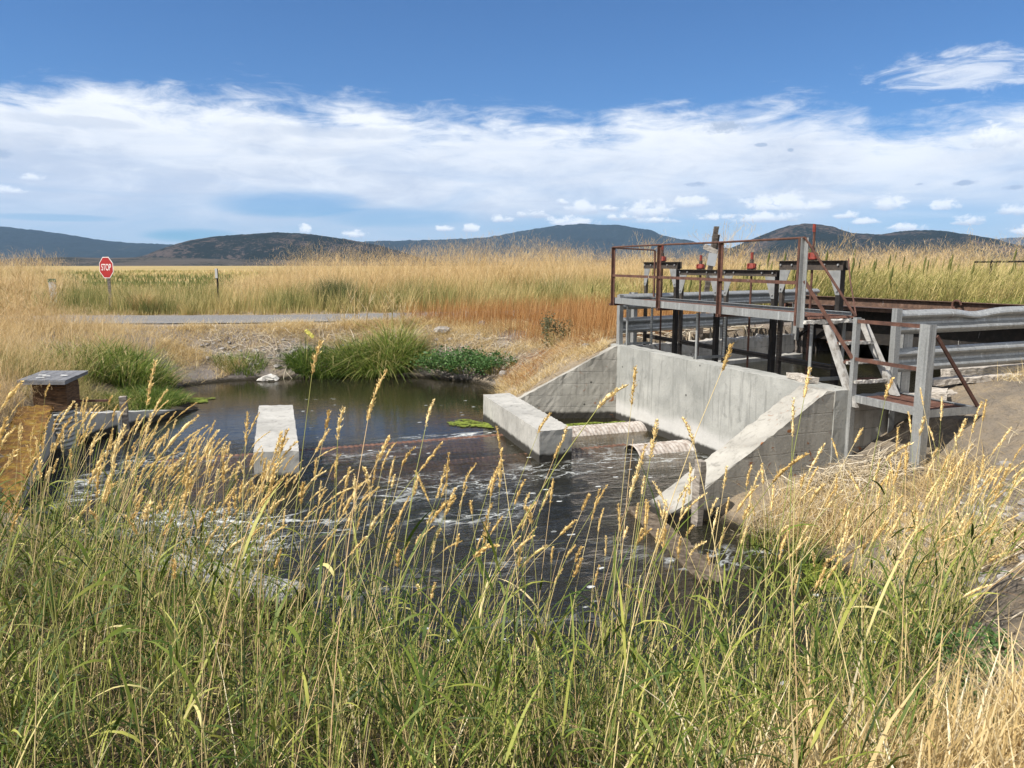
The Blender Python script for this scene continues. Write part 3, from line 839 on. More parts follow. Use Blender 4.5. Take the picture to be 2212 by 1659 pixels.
# legs standing on the headwall
for s0 in (0.02, 2.42, 5.10):
    MB().angle(L(s0, 0.16, 1.45), L(s0, 0.16, 2.222 if s0 < 5 else 2.26), 0.05, 0.05, 0.007, U, N).build('support_leg', GALV, wk)
    MB().angle(L(s0, 0.70, 1.45), L(s0, 0.70, 2.222 if s0 < 5 else 2.26), 0.05, 0.05, 0.007, U, N).build('support_leg', GALV, wk)
    MB().lbox(s0 - 0.012, s0 - 0.004, 0.14, 0.76, 1.452, 1.50).build('foot_plate', GALV, wk)
# wide galvanised post at the far end
MB().lbox(-0.22, -0.10, 0.08, 0.086, 1.45, 2.42).lbox(-0.22, -0.212, 0.0865, 0.16, 1.45, 2.42).lbox(-0.108, -0.10, 0.0865, 0.16, 1.45, 2.42).build('end_post', GALV, wk)
# stairs


def stringer(o0, o1):
    a, b = L(5.36, o0, 2.24), L(5.80 if o0 < 0.4 else 5.93, o1, 1.24 if o0 < 0.4 else 1.38)
    mb = MB()
    X = U * 0.12
    mb.hexa([a, a + X, a + X + N * 0.008, a + N * 0.008, b, b + X, b + X + N * 0.008, b + N * 0.008][:8])
    for q0, q1 in ((0.0, 0.008), (0.112, 0.12)):
        c = [U * q0 + N * 0.0085, U * q1 + N * 0.0085, U * q1 + N * 0.05, U * q0 + N * 0.05]
        mb.hexa([a + k for k in c] + [b + k for k in c])
    return mb


stringer(0.12, 0.22).build('stringer', STRING, wk)
stringer(0.72, 0.74).build('stringer', STRING, wk)
for i in range(3):
    z = 2.03 - 0.232 * i
    s0 = 5.40 + 0.125 * i
    tr = grating(s0, s0 + 0.20, 0.18 + 0.02 * i, 0.71, z, 's', 0.028).build('tread', GRATE, wk)
    MB().lbox(s0 + 0.203, s0 + 0.235, 0.18 + 0.02 * i, 0.715, z - 0.035, z + 0.006).rough(0.05, 0.003, 20 + i).build('nosing', TREADEDGE, tr)
MB().lbox(5.92, 5.99, 0.655, 0.69, 1.70, 1.76).build('bracket', STRING, wk)
# lower landing
channel(5.86, 6.93, 0.24, 1.30, 1.39, 1).build('edge_channel', GALV, wk)
channel(5.86, 6.93, 0.96, 1.30, 1.39, -1).build('edge_channel', GALV, wk)
MB().lbox(6.93, 6.937, 0.24, 1.02, 1.30, 1.39).build('end_channel', GALV, wk)
grating(5.9, 6.92, 0.285, 0.925, 1.37, 's', 0.03).build('landing', GRATE, wk)
mb = MB(); mb.lbox(5.80, 5.86, 0.20, 0.208, 0.2, 2.36); mb.lbox(5.852, 5.86, 0.209, 0.27, 0.2, 2.36)
mb.build('landing_post', GALV, wk)
mb = MB(); mb.prism([L(6.82, 0.17, 0.2), L(6.955, 0.17, 0.2), L(6.955, 0.17, 2.35), L(6.82, 0.17, 2.35)], N * 0.008)
mb.prism([L(6.947, 0.1795, 0.2), L(6.955, 0.1795, 0.2), L(6.955, 0.1795, 2.35), L(6.947, 0.1795, 2.35)], N * 0.09)
mb.prism([L(6.82, 0.1795, 0.2), L(6.828, 0.1795, 0.2), L(6.828, 0.1795, 2.35), L(6.82, 0.1795, 2.35)], N * 0.06)
mb.build('landing_post', GALV, wk)
MB().angle(L(5.86, 0.215, 2.29), L(6.82, 0.190, 2.30), 0.045, 0.03, 0.007, Z, N).build('top_rail', RUST, wk)
MB().angle(L(5.86, 0.215, 1.82), L(6.82, 0.190, 1.82), 0.045, 0.03, 0.007, Z, N).build('mid_rail', RUST, wk)
MB().beam(L(6.955, 0.28, 2.22), L(6.95, 1.00, 1.39), 0.04, 0.02, U).build('end_brace', RUST, wk)
MB().path([L(5.27, -0.15, RT + 0.01), L(5.83, 0.205, 2.37)], 0.016, 7).build('stair_rail', RUST, wk)
MB().beam(L(5.29, -0.14, RM + 0.0), L(5.83, 0.20, 1.85), 0.008, 0.045).build('stair_rail', RUST, wk)
rb = MB().path([L(4.86, 0.95, 3.08), L(5.2, 0.68, 2.8), L(5.83, 0.215, 2.37)], 0.010, 6)
rb.build('rebar_brace', RUST, wk)

# ------------------------------------------------------------------ slide gates
GG = 'slide gates in a row behind the walkway'


def gate(s0, s1, ztop, bh, label, stemtop, nut_tall):
    o0 = 0.90
    sc = (s0 + s1) / 2
    g = thing('slide_gate', label, 'gate', L(sc, o0, 0.1), GG)
    for k, (a, b) in enumerate(((s0, s0 + 0.07), (s1 - 0.10, s1 - 0.015))):
        MB().lbox(a, b, o0, o0 + 0.008, 0.1, ztop - 0.004).lbox(b - 0.008, b, o0 + 0.009, o0 + (0.05 if k == 0 else 0.075), 0.1, ztop - 0.004).build('frame_post', BLACK if k else BROWNBLACK, g)
    bmn = MB().lbox(s0 - 0.02, s1 + 0.02, o0 - 0.0095, o0 - 0.0015, ztop - bh, ztop).lbox(s0 - 0.02, s1 + 0.02, o0 - 0.055, o0 - 0.010, ztop - 0.008, ztop)
    bmn.lbox(s0 - 0.02, s1 + 0.02, o0 + 0.082, o0 + 0.090, ztop - bh, ztop).build('crossbeam', BROWNBLACK, g)
    for a in (s0 + 0.03, s0 + 0.28, s1 - 0.32, s1 - 0.06):
        MB().tube(L(a, o0 - 0.03, ztop - bh * 0.45), L(a, o0 - 0.0096, ztop - bh * 0.45), 0.016, 6).build('bolt', BOLT, g)
    gh = 0.34
    for a, sg in ((s0, 1), (s1 - 0.02, -1)):
        z1 = ztop - bh - 0.002
        MB().prism([L(a, o0 - 0.008, z1), L(a + sg * 0.24, o0 - 0.008, z1), L(a + sg * 0.075, o0 - 0.008, z1 - gh), L(a, o0 - 0.008, z1 - gh)], N * 0.006).build('gusset', ZINC, g)
        MB().tube(L(a + sg * 0.04, o0 - 0.028, z1 - gh + 0.06), L(a + sg * 0.04, o0 - 0.009, z1 - gh + 0.06), 0.014, 6).build('bolt', BOLT, g)
    zb = 1.52
    MB().lbox(s0 + 0.071, s1 - 0.101, o0 + 0.012, o0 + 0.075, zb, zb + 0.075).build('gate_bar', BLACK, g)
    MB().lbox(s0 + 0.071, s1 - 0.101, o0 + 0.02, o0 + 0.04, 0.1, 0.80).build('gate_leaf', BLACK, g)
    MB().tube(L(sc, o0 + 0.045, 0.4), L(sc, o0 + 0.045, stemtop - 0.06), 0.018, 8).build('stem', RUST, g)
    n = MB(); c = L(sc, o0 + 0.04, 0)
    n.tube(c + Z * (ztop + 0.002), c + Z * (ztop + 0.018), 0.07, 10)
    n.build('lift_flange', BLACK, g)
    n = MB(); n.tube(c + Z * (ztop + 0.019), c + Z * (ztop + 0.035), 0.084, 8); n.tube(c + Z * (ztop + 0.0355), c + Z * (ztop + nut_tall), 0.078, 8, 0.062)
    nut = n.build('lift_nut', RED, g, bevel=0.006)
    for k in range(4):
        an = k * math.pi / 2 + 0.4
        MB().box(c + Vector((math.cos(an) * 0.070, math.sin(an) * 0.070, ztop + nut_tall * 0.6)), (0.035, 0.022, nut_tall * 0.6), an).build('lug', RED, nut, bevel=0.004)
    MB().tube(c + Z * (ztop + nut_tall), c + Z * (ztop + nut_tall + 0.06), 0.032, 8).build('collar', BROWNBLACK, g)
    MB().tube(c + Z * (stemtop - 0.11), c + Z * stemtop, 0.024, 8).build('stem_tip', RED, g)


gate(-0.62, 0.60, 3.055, 0.13, 'tall black gate frame, leftmost, its red nut behind a handrail post', 3.40, 0.11)
gate(0.71, 1.93, 2.915, 0.10, 'lower black gate frame with red nut, just left of the leaning post', 3.17, 0.10)
gate(2.11, 3.44, 2.92, 0.10, 'lower black gate frame with red nut, between two handrail posts', 3.20, 0.105)
gate(3.53, 4.81, 3.06, 0.135, 'tall black gate frame by the stairs, its red tipped stem raised high', 3.58, 0.115)

# leaning board with a metal plate behind the gates
lp = thing('leaning_post', 'weathered timber post leaning to one side with a blank metal plate', 'post', at(1505, 690, Y=17.5))
pa = Vector(at(1512, 700, Y=17.2)); pb = Vector(at(1548, 489, Y=17.2))
MB().beam(pa - Z * 0.3, pb, 0.10, 0.09, (0, 1, 0)).rough(0.12, 0.004, 4).build('timber', DARKT, lp)
MB().beam(Vector(at(1552, 507, Y=17.29)), Vector(at(1546, 545, Y=17.29)), 0.06, 0.05, (0, 1, 0)).build('side_board', DARKT, lp)
MB().beam(Vector(at(1521, 532, Y=17.09)), Vector(at(1548, 545, Y=17.09)), 0.11, 0.02, (0, 1, 0)).build('cross_board', PLANK, lp)
MB().beam(Vector(at(1541, 547, Y=17.06)), Vector(at(1535, 574, Y=17.06)), 0.19, 0.006, (0, 1, 0)).build('plate', noisy('dull_plate', ((0.3, (0.36, 0.38, 0.39)), (0.7, (0.46, 0.47, 0.48))), 8, 0.5, 0.1), lp)

# ------------------------------------------------------------------ guardrails, bridge
PROF = [(0.0, .156), (.018, .15), (.075, .112), (.083, .09), (.075, .068), (.012, .028), (.003, .0), (.012, -.028), (.075, -.068), (.083, -.09), (.075, -.112), (.018, -.15), (0.0, -.156)]


def wbeam(pts, face, dent=None, flare=False):
    """pts: centre line; face: unit vector the ridges point to"""
    mb = MB()
    rows = []
    for side in (0, 0.005):
        for k, p in enumerate(pts):
            p = Vector(p)
            r = []
            for y, z in PROF:
                q = p + Vector(face) * (y - side) + Z * z
                if dent: q = dent(k / (len(pts) - 1), q, z)
                r.append(mb.bm.verts.new(q))
            rows.append(r)
    n = len(pts)
    for base in (0, n):
        for k in range(n - 1):
            for i in range(len(PROF) - 1):
                mb.bm.faces.new((rows[base + k][i], rows[base + k][i + 1], rows[base + k + 1][i + 1], rows[base + k + 1][i]))
    for k in (0, n - 1):
        for i in range(len(PROF) - 1):
            mb.bm.faces.new((rows[k][i], rows[k][i + 1], rows[n + k][i + 1], rows[n + k][i]))
    for i in (0, len(PROF) - 1):
        for k in range(n - 1):
            mb.bm.faces.new((rows[k][i], rows[k + 1][i], rows[n + k + 1][i], rows[n + k][i]))
    return mb


def ipost(c, z0, z1, rz, w=0.10, d=0.15):
    mb = MB()
    mb.box(Vector((c[0], c[1], (z0 + z1) / 2)), (0.008, d - 0.018, z1 - z0), rz)
    R = Matrix.Rotation(rz, 3, 'Z')
    for sg in (-1, 1):
        mb.box(Vector((c[0], c[1], (z0 + z1) / 2)) + R @ Vector((0, sg * (d / 2 - 0.004), 0)), (w, 0.008, z1 - z0), rz)
    return mb


fg = thing('guardrail', 'two-tier steel guardrail across the far side of the gate pool, in shade', 'guardrail', (4.6, 17, 1.45), 'steel guardrails')
fa, fb = L(-0.42, 0.42), L(-1.9, 6.2)
fd = (fb - fa).normalized(); ff = Vector((fd.y, -fd.x, 0)); ff = ff if ff.dot(U) > 0 else -ff
for zz in (2.27, 1.80):
    wbeam([fa + fd * (k * 0.5 - 0.25) + Z * zz for k in range(14)], ff).build('rail_beam', GALV, fg)
for k in (0.25, 2.85, 5.6):
    p = fa + fd * k - ff * 0.10
    ipost(p, 1.2, 2.45, math.atan2(fd.y, fd.x)).build('post', GALV, fg)
ng = thing('guardrail', 'dented two-tier steel guardrail beside the stairs and landing', 'guardrail', L(5.6, 3, 1.45), 'steel guardrails')
na = L(5.75, 0.95); nd = (N + U * -0.03).normalized(); nf = Vector((nd.y, -nd.x, 0)); nf = nf if nf.dot(U) > 0 else -nf


def dent(f, q, z):
    k = math.exp(-((f - 0.26) / 0.055) ** 2) * (0.05 if z > 0 else 0.015)
    return q - Z * (k if z > 0.05 else k * 0.3) - nf * k * 0.5


wbeam([na + nd * (k * 0.12) + Z * (2.27 + 0.0005 * k) for k in range(46)], nf, dent).build('rail_beam', GALV, ng)
wbeam([na + nd * (k * 0.12) + Z * (1.78 + 0.0005 * k) for k in range(46)], nf).build('rail_beam', GALV, ng)
MB().beam(na - nd * 0.02 + nf * 0.02 + Z * 0.4, na - nd * 0.02 + nf * 0.02 + Z * 2.45, 0.012, 0.15, nf).beam(na - nd * 0.06 + nf * 0.09 + Z * 0.4, na - nd * 0.06 + nf * 0.09 + Z * 2.45, 0.09, 0.012, nf).build('end_post', GALV, ng)
for k in (0.25, 3.0, 5.2):
    ipost(na + nd * k - nf * 0.09, 0.5, 2.36, math.atan2(nd.y, nd.x), 0.15, 0.16).build('post', GALV, ng)

br = thing('steel_bridge', 'low steel bridge with a rusty edge beam and black girder behind the guardrail', 'bridge', (9, 15, 0.8))
ba = Vector((6.62, 19.25, 0)); bb = Vector((9.37, 14.16, 0)); bd_ = (bb - ba).normalized(); bn = Vector((-bd_.y, bd_.x, 0)); bn = bn if bn.x > 0 else -bn
be = ba + bd_ * 12
zt = 2.28
mb = MB()
mb.hexa([ba + Z * (zt - .19), be + Z * (zt - .19), be + bn * .012 + Z * (zt - .19), ba + bn * .012 + Z * (zt - .19), ba + Z * zt, be + Z * zt, be + bn * .012 + Z * zt, ba + bn * .012 + Z * zt])
for z0 in (zt - .19, zt - .012):
    mb.hexa([ba - bn * .07 + Z * z0, be - bn * .07 + Z * z0, be - bn * .001 + Z * z0, ba - bn * .001 + Z * z0, ba - bn * .07 + Z * (z0 + .012), be - bn * .07 + Z * (z0 + .012), be - bn * .001 + Z * (z0 + .012), ba - bn * .001 + Z * (z0 + .012)])
mb.build('edge_beam', RUSTD, br)


def slab(o0, o1, z0, z1, d0=0.05, d1=12):
    a = ba + bd_ * d0; b = ba + bd_ * d1
    return MB().hexa([a + bn * o0 + Z * z0, b + bn * o0 + Z * z0, b + bn * o1 + Z * z0, a + bn * o1 + Z * z0, a + bn * o0 + Z * z1, b + bn * o0 + Z * z1, b + bn * o1 + Z * z1, a + bn * o1 + Z * z1])


slab(0.03, 3.4, zt - 0.30, zt - 0.22).build('deck', RUSTD, br)
slab(0.45, 0.50, zt - 1.05, zt - 0.305, 0.7).build('girder', BLACK, br)
slab(2.9, 2.95, zt - 1.05, zt - 0.305, 0.7).build('girder', BLACK, br)
slab(3.41, 3.5, zt - 0.42, zt - 0.21).build('edge_beam', RUSTD, br)
hk = MB()
hc = ba + bd_ * 4.6 - bn * 0.09 + Z * (zt - 0.06)
hk.path([hc + bd_ * (0.09 * math.cos(a)) + Z * (0.09 * math.sin(a)) for a in np.linspace(0, math.pi * 1.5, 9)], 0.02, 6)
hk.build('hook', RUST, br)
for d0, d1, z0 in ((0.15, 0.0, 0.7), (0.25, -0.3, 0.75)):
    MB().beam(ba + bd_ * d0 + Z * (zt - .2), ba + bd_ * d0 + bn * d1 + Z * z0, 0.08, 0.08).build('leg', RUST, br)
MB().beam(ba + bd_ * 1.6 + bn * 0.2 + Z * (zt - .2), ba + bd_ * 0.3 + bn * 0.2 + Z * 1.1, 0.07, 0.07).build('brace', BLACK, br)
# abutment walls of the pool
fwl = MB()
q0, q1 = L(-0.34, 0.303), L(-1.55, 5.5)
dq = (q1 - q0).normalized(); sq = Vector((-dq.y, dq.x, 0)); sq = sq if sq.dot(U) < 0 else -sq
fwl.prism([q0 + Z * 0, q1 + Z * 0, q1 + Z * 1.36, q0 + Z * 1.36], sq * 0.3)
fwl.rough(0.16, 0.022, 5)
single(fwl, 'pool_wall', OLDC, 'old concrete wall with crumbled top on the far side of the gate pool', 'wall')
fl_ = MB().prism([q0 + Z * 0.3, q1 + Z * 0.3, q1 + Z * 0.93, q0 + Z * 0.93], sq * -0.28)
single(fl_.rough(0.2, 0.006, 5), 'pool_ledge', BK, 'pale ledge at water level along the old pool wall', 'ledge')

# ------------------------------------------------------------------ planks and small timbers
PK = 'loose weathered planks by the landing'


def plank(a, b, w, h, label, m=PLANK, sd=1):
    mb = MB().beam(a, b, w, h).rough(0.1, 0.005, sd)
    return single(mb, 'plank', m, label, 'plank', PK)


plank(L(4.72, 0.22, 1.49), L(5.25, 0.13, 1.49), 0.16, 0.07, 'short bleached plank end lying on the headwall top', PLANK, 31)
plank(Vector((6.0, 10.55, 1.50)), Vector((10.5, 11.6, 1.62)), 0.16, 0.15, 'long grey timber under the dented guardrail', PLANK, 32)
plank(Vector((5.55, 10.15, 1.46)), Vector((8.8, 10.9, 1.52)), 0.2, 0.07, 'split pale plank in front of the long grey timber', PLANK, 33)
plank(Vector((5.4, 9.85, 1.30)), Vector((7.2, 10.35, 1.44)), 0.22, 0.06, 'lowest grey plank half buried in dirt near the landing', PLANK, 34)
plank(Vector((4.95, 9.85, 1.32)), Vector((5.45, 9.72, 1.32)), 0.34, 0.06, 'broad short board lying flat behind the wide landing post', PLANK, 35)
plank(L(6.2, 1.2, 1.34), L(6.0, 1.45, 1.36), 0.24, 0.16, 'stack-like split board end on its edge beside the broad board', PLANK, 36)
stk = MB().beam(L(5.93, -2.04, 0.0), L(5.93, -2.02, 0.76), 0.13, 0.08).rough(0.1, 0.004, 37)
single(stk, 'wooden_stake', WOOD, 'grey wooden stake standing against the right sloping wing wall', 'stake')

# ------------------------------------------------------------------ stilling well, staff gauge
wl = thing('stilling_well', 'corrugated steel pipe well topped by a brown box with shingled lid', 'stilling well', (-7.5, 12.55, -0.4))
pp = corr_pipe('well_pipe', (-7.5, 12.55, -0.4), (-7.5, 12.55, 0.62), 0.22, noisy('dull_galvanised_pipe', ((0.3, (0.20, 0.20, 0.19)), (0.55, (0.36, 0.37, 0.36)), (0.75, (0.46, 0.45, 0.42))), 5, 0.6, 0.3), None, None, None, 0.012, 0.075, 1.0)
pp.parent = wl; pp.location = Vector(pp.location) - wloc(wl)
for k in list(pp.keys()):
    if k in ('label', 'category'): del pp[k]
MB().box((-7.56, 12.6, 0.86), (0.52, 0.46, 0.46), 0.1).rough(0.12, 0.003, 3).build('box', DARKWOOD, wl)
LIDM = noisy('grey_shingle', ((0.3, (0.10, 0.105, 0.115)), (0.6, (0.16, 0.165, 0.18)), (0.85, (0.24, 0.25, 0.26))), 12, 0.9, bs=0.5)
ld = MB()
ld.hexa([Vector((-7.58, 12.6, 0)) + Vector(q) for q in ((-.40, -.34, 1.09), (.38, -.36, 1.09), (.38, .34, 1.17), (-.40, .36, 1.17), (-.40, -.34, 1.145), (.38, -.36, 1.145), (.38, .34, 1.225), (-.40, .36, 1.225))])
lid = ld.build('lid', LIDM, wl, bevel=0.006)
for r_ in range(2):
    for k in range(5):
        x0 = -7.98 + 0.158 * k + 0.02 * r_
        y0 = 12.26 + 0.33 * r_
        z0 = 1.148 + 0.036 * r_
        MB().hexa([Vector(q) for q in ((x0, y0, z0), (x0 + .15, y0, z0), (x0 + .15, y0 + .34, z0 + .04), (x0, y0 + .34, z0 + .04), (x0, y0, z0 + .012), (x0 + .15, y0, z0 + .012), (x0 + .15, y0 + .34, z0 + .045), (x0, y0 + .34, z0 + .045))]).build('shingle', LIDM, lid)
sp_ = MB()
for x0, y0, a in ((-7.72, 12.52, 0.15), (-7.62, 12.46, 0.1), (-7.35, 12.5, -0.2), (-7.66, 12.36, 0.3)):
    sp_.box((x0, y0, 1.186 + (y0 - 12.3) * 0.115), (0.12, 0.03, 0.006), a)
sp_.build('droppings', noisy('white_splash', ((0.3, (0.6, 0.6, 0.58)), (0.7, (0.78, 0.78, 0.76))), 20), lid)
MB().beam((-7.3, 12.55, 0.77), (-6.72, 12.6, 0.77), 0.035, 0.035).build('iron_arm', RUST, wl)

sg = thing('staff_gauge', 'square timber post with white staff gauge plate standing in the water', 'staff gauge', (-6.36, 12.6, -0.5))
gp = at(272, 940, z=0.0)
gx0, gy0 = gp.x, gp.y
sg.location = (gx0, gy0, -0.5)
MB().box((gx0, gy0, 0.08), (0.115, 0.115, 1.24), 0.25).rough(0.15, 0.003, 6).build('post', WOOD, sg)
pl = MB().box((gx0 - 0.045, gy0 - 0.09, 0.12), (0.07, 0.012, 0.64), 0.25).build('gauge_plate', noisy('enamel_white', ((0.3, (0.55, 0.55, 0.53)), (0.7, (0.72, 0.72, 0.70))), 14, 0.5), sg)
tk = MB()
for i in range(30):
    zz = -0.17 + i * 0.019
    w_ = 0.034 if i % 5 == 0 else 0.016
    tk.box((gx0 - 0.045 + 0.018 * math.cos(.25) - w_ / 2 * 0 + 0.012 - w_ / 2, gy0 - 0.0975 + 0.002, zz), (w_, 0.004, 0.006), 0.25)
tk.build('scale_marks', BLACK, pl)


def text_mesh(txt, size, depth, spacing=1.0):
    cu = bpy.data.curves.new('lettering', 'FONT')
    cu.body = txt; cu.size = size; cu.extrude = depth; cu.align_x = 'CENTER'; cu.align_y = 'CENTER'; cu.offset = 0.0; cu.space_character = spacing
    ob = bpy.data.objects.new('lettering', cu)
    col_.objects.link(ob)
    dg = bpy.context.evaluated_depsgraph_get()
    me = bpy.data.meshes.new_from_object(ob.evaluated_get(dg))
    bpy.data.objects.remove(ob)
    return me


# ------------------------------------------------------------------ stop sign and posts across the road
ss_c = at(229.5, 578, Y=28.2)
ssn = thing('stop_sign', 'red octagonal STOP sign with white border beyond the gravel road', 'sign', (ss_c.x, ss_c.y, 1.3))
yaw = math.radians(-27)
Rz = Matrix.Rotation(yaw, 4, 'Z')
REDS = noisy('sign_red', ((0.3, (0.27, 0.012, 0.011)), (0.7, (0.33, 0.017, 0.015))), 6, 0.45)
WHS = noisy('sign_white', ((0.3, (0.62, 0.62, 0.60)), (0.7, (0.72, 0.72, 0.70))), 6, 0.5)


def octa(R, y0, y1):
    mb = MB()
    mb.prism([Vector(ss_c) + Rz.to_3x3() @ Vector((R * math.cos(a), y0, R * math.sin(a))) for a in [math.pi / 8 + k * math.pi / 4 for k in range(8)]], Rz.to_3x3() @ Vector((0, y1 - y0, 0)))
    return mb


octa(0.412, 0.0, 0.006).build('sign_border', WHS, ssn)
fc = octa(0.385, -0.004, -0.0005).build('sign_face', REDS, ssn)
tm = text_mesh('STOP', 0.30, 0.002, 0.95)
tm.transform(Matrix.Translation(Vector(ss_c) + Rz.to_3x3() @ Vector((0, -0.0065, 0)) - Vector((ss_c.x, ss_c.y, 1.3))) @ Rz @ Matrix.Rotation(math.pi / 2, 4, 'X') @ Matrix.Diagonal((0.78, 1.12, 1, 1)))
tm.materials.append(WHS)
to = bpy.data.objects.new('lettering', tm); col_.objects.link(to); to.parent = fc
MB().beam(Vector((ss_c.x, ss_c.y, 1.0)) + Rz.to_3x3() @ Vector((0, 0.06, 0)), Vector((ss_c.x, ss_c.y, ss_c.z + 0.41)) + Rz.to_3x3() @ Vector((0, 0.06, 0)), 0.09, 0.09).build('post', WOOD, ssn)
dp = at(469.5, 600, Y=29.5)
dl = thing('marker_post', 'thin black post with white reflector at the road edge', 'post', (dp.x, dp.y, 1.2))
MB().box((dp.x, dp.y, 2.0), (0.07, 0.05, 1.72), 0.3).build('post', BLACK, dl)
MB().box((dp.x - 0.02, dp.y - 0.04, 2.68), (0.085, 0.02, 0.36), 0.3).build('reflector', WHS, dl)
dp = at(112, 602, Y=28.4)
pm = thing('marker_post', 'white marker post with green cap among dry weeds at far left', 'post', (dp.x, dp.y, 1.2))
MB().box((dp.x, dp.y, 1.67), (0.23, 0.09, 1.40), 0.3).build('post', WHS, pm, bevel=0.01)
MB().box((dp.x, dp.y, 2.435), (0.25, 0.11, 0.12), 0.3).build('cap', noisy('cap_green', ((0.3, (0.01, 0.10, 0.05)), (0.7, (0.02, 0.16, 0.08))), 6, 0.5), pm, bevel=0.01)
fn = thing('pipe_fence', 'dark pipe rail fence beyond the reeds at right edge', 'fence', (16, 23, 1.5))
fa_, fb_ = at(2105, 566, Y=25), at(2500, 562, Y=25)
MB().tube(fa_, fb_, 0.03, 6).build('rail', BLACK, fn)
for f_ in (0.1, 0.9):
    p_ = Vector(fa_).lerp(Vector(fb_), f_)
    MB().tube(Vector((p_.x, p_.y + 0.06, 1.1)), p_ + Vector((0, 0.06, 0.05)), 0.035, 6).build('post', BLACK, fn)
wb = MB()
wp = at(573, 822, z=0.03)
wb.prism([wp + Vector(q) for q in ((-.25, 0, 0), (.28, 0.02, 0), (.2, .02, .07), (.0, .02, .12), (-.15, .02, .06))], (0.03, 0.22, 0.02)).rough(0.06, 0.008, 2)
single(wb, 'driftwood_chunk', noisy('bleached_wood', ((0.3, (0.35, 0.33, 0.3)), (0.7, (0.65, 0.63, 0.58))), 10), 'small bleached driftwood chunk at the far waterline', 'driftwood')


# ------------------------------------------------------------------ hills
def m_hill(name, tree, soil, cover, sc):
    def b(t):
        v = t.n('ShaderNodeTexCoord').outputs['Object']
        n = t.noise(v, 0.07 * sc, 6, 0.75, 0.3)
        n2 = t.noise(v, 0.004 * sc, 5, 0.6, 0.5)
        n3 = t.noise(v, 0.02 * sc, 5, 0.6)
        lim = t.m('ADD', cover, t.m('MULTIPLY', t.m('SUBTRACT', n2, 0.5), 0.9))
        lim = t.m('ADD', lim, t.m('MULTIPLY', t.m('SUBTRACT', n3, 0.5), 0.3))
        f = t.ss(t.m('SUBTRACT', n, lim), -0.03, 0.03)
        c = t.mix(f, tree, soil)
        return surf(t, c, 1.0, 0, n, 1.0, 6.0, 0.0)
    return mat(name, b)


def hill(name, prof, D, depth, m, seed, rough=1.0, base=560):
    pts = [at(x, y, Y=D) for x, y in prof]
    px = np.array([p.x for p in pts]); pz = np.array([max(p.z, 0.5) for p in pts])
    xs = np.linspace(px[0], px[-1], 420)
    zs = np.interp(xs, px, pz)
    k = np.ones(9) / 9
    zs = np.convolve(np.pad(zs, 4, 'edge'), k, 'valid')
    vs = np.linspace(-1, 1, 70)
    X, V = np.meshgrid(xs, vs)
    sh = np.clip(1 - np.abs(V) ** 1.7, 0, 1) ** 0.9
    Y = D + V * depth + 0.12 * depth * fbm(X / 300, V * 2, seed)
    hmax = zs.max()
    rid = 1 + 0.7 * fbm(X / 220 * rough, Y / 260 * rough, seed + 2, 5) * np.clip((np.abs(V) - 0.05) / 0.45, 0.10, 1)
    Zz = zs[None, :] * sh * np.clip(rid, 0.4, 1.2) + hmax * 0.035 * fbm(X / 25, Y / 25, seed + 5, 4) * (sh > 0.1)
    # saw-toothed tree line on the crest
    Zz += (np.abs(V) < 0.06) * hmax * 0.03 * (vnoise(X / (hmax * 0.07), Y / 12, seed + 8) - 0.3)
    Zz = np.where(sh <= 0.001, -2, Zz)
    o = grid_mesh(name, X, Y, Zz, m)
    return tag(o, kind='structure')


HT = (0.010, 0.016, 0.014)
m_far = m_hill('forested_far_hill', (0.012, 0.020, 0.020), (0.035, 0.040, 0.034), 0.66, 0.5)
m_near = m_hill('juniper_hill', (0.012, 0.017, 0.014), (0.085, 0.066, 0.055), 0.585, 1.4)
m_near2 = m_hill('juniper_butte', (0.012, 0.017, 0.014), (0.085, 0.066, 0.055), 0.575, 1.4)
hill('hill_forested_west', [(-500, 500), (-200, 485), (0, 490), (60, 496), (150, 508), (230, 520), (300, 527), (400, 530), (450, 536), (560, 548), (700, 562)], 4300, 900, m_far, 3)
hill('hill_juniper', [(300, 572), (350, 560), (400, 541), (440, 519), (480, 510), (530, 506), (600, 502), (680, 507), (740, 517), (800, 527), (850, 540), (900, 556), (960, 570)], 2100, 420, m_near, 7)
hill('hill_forested_middle', [(640, 545), (760, 524), (850, 521), (960, 519), (1060, 513), (1130, 500), (1200, 489), (1260, 484), (1320, 487), (1380, 498), (1440, 513), (1500, 527), (1560, 540), (1650, 552), (1800, 565)], 4600, 900, m_far, 12)
hill('hill_butte', [(1540, 566), (1600, 538), (1650, 510), (1700, 490), (1740, 484), (1770, 488), (1800, 502), (1850, 505), (1900, 508), (1960, 500), (2010, 498), (2060, 505), (2100, 517), (2140, 540), (2180, 562)], 2200, 400, m_near2, 21)
hill('hill_distant', [(2000, 540), (2100, 524), (2160, 516), (2212, 513), (2350, 508), (2600, 516), (2800, 530)], 6200, 500, m_far, 31)
hill('hill_foot', [(-300, 566), (0, 562), (150, 556), (230, 558), (330, 556), (480, 560), (640, 562), (800, 566), (1000, 568), (1300, 562), (1450, 558), (1600, 560), (1900, 566), (2500, 566)], 1500, 300, m_hill('sage_slope', (0.03, 0.034, 0.026), (0.10, 0.085, 0.07), 0.45, 2.0), 41)


# ------------------------------------------------------------------ vegetation
R = np.random.default_rng(7)


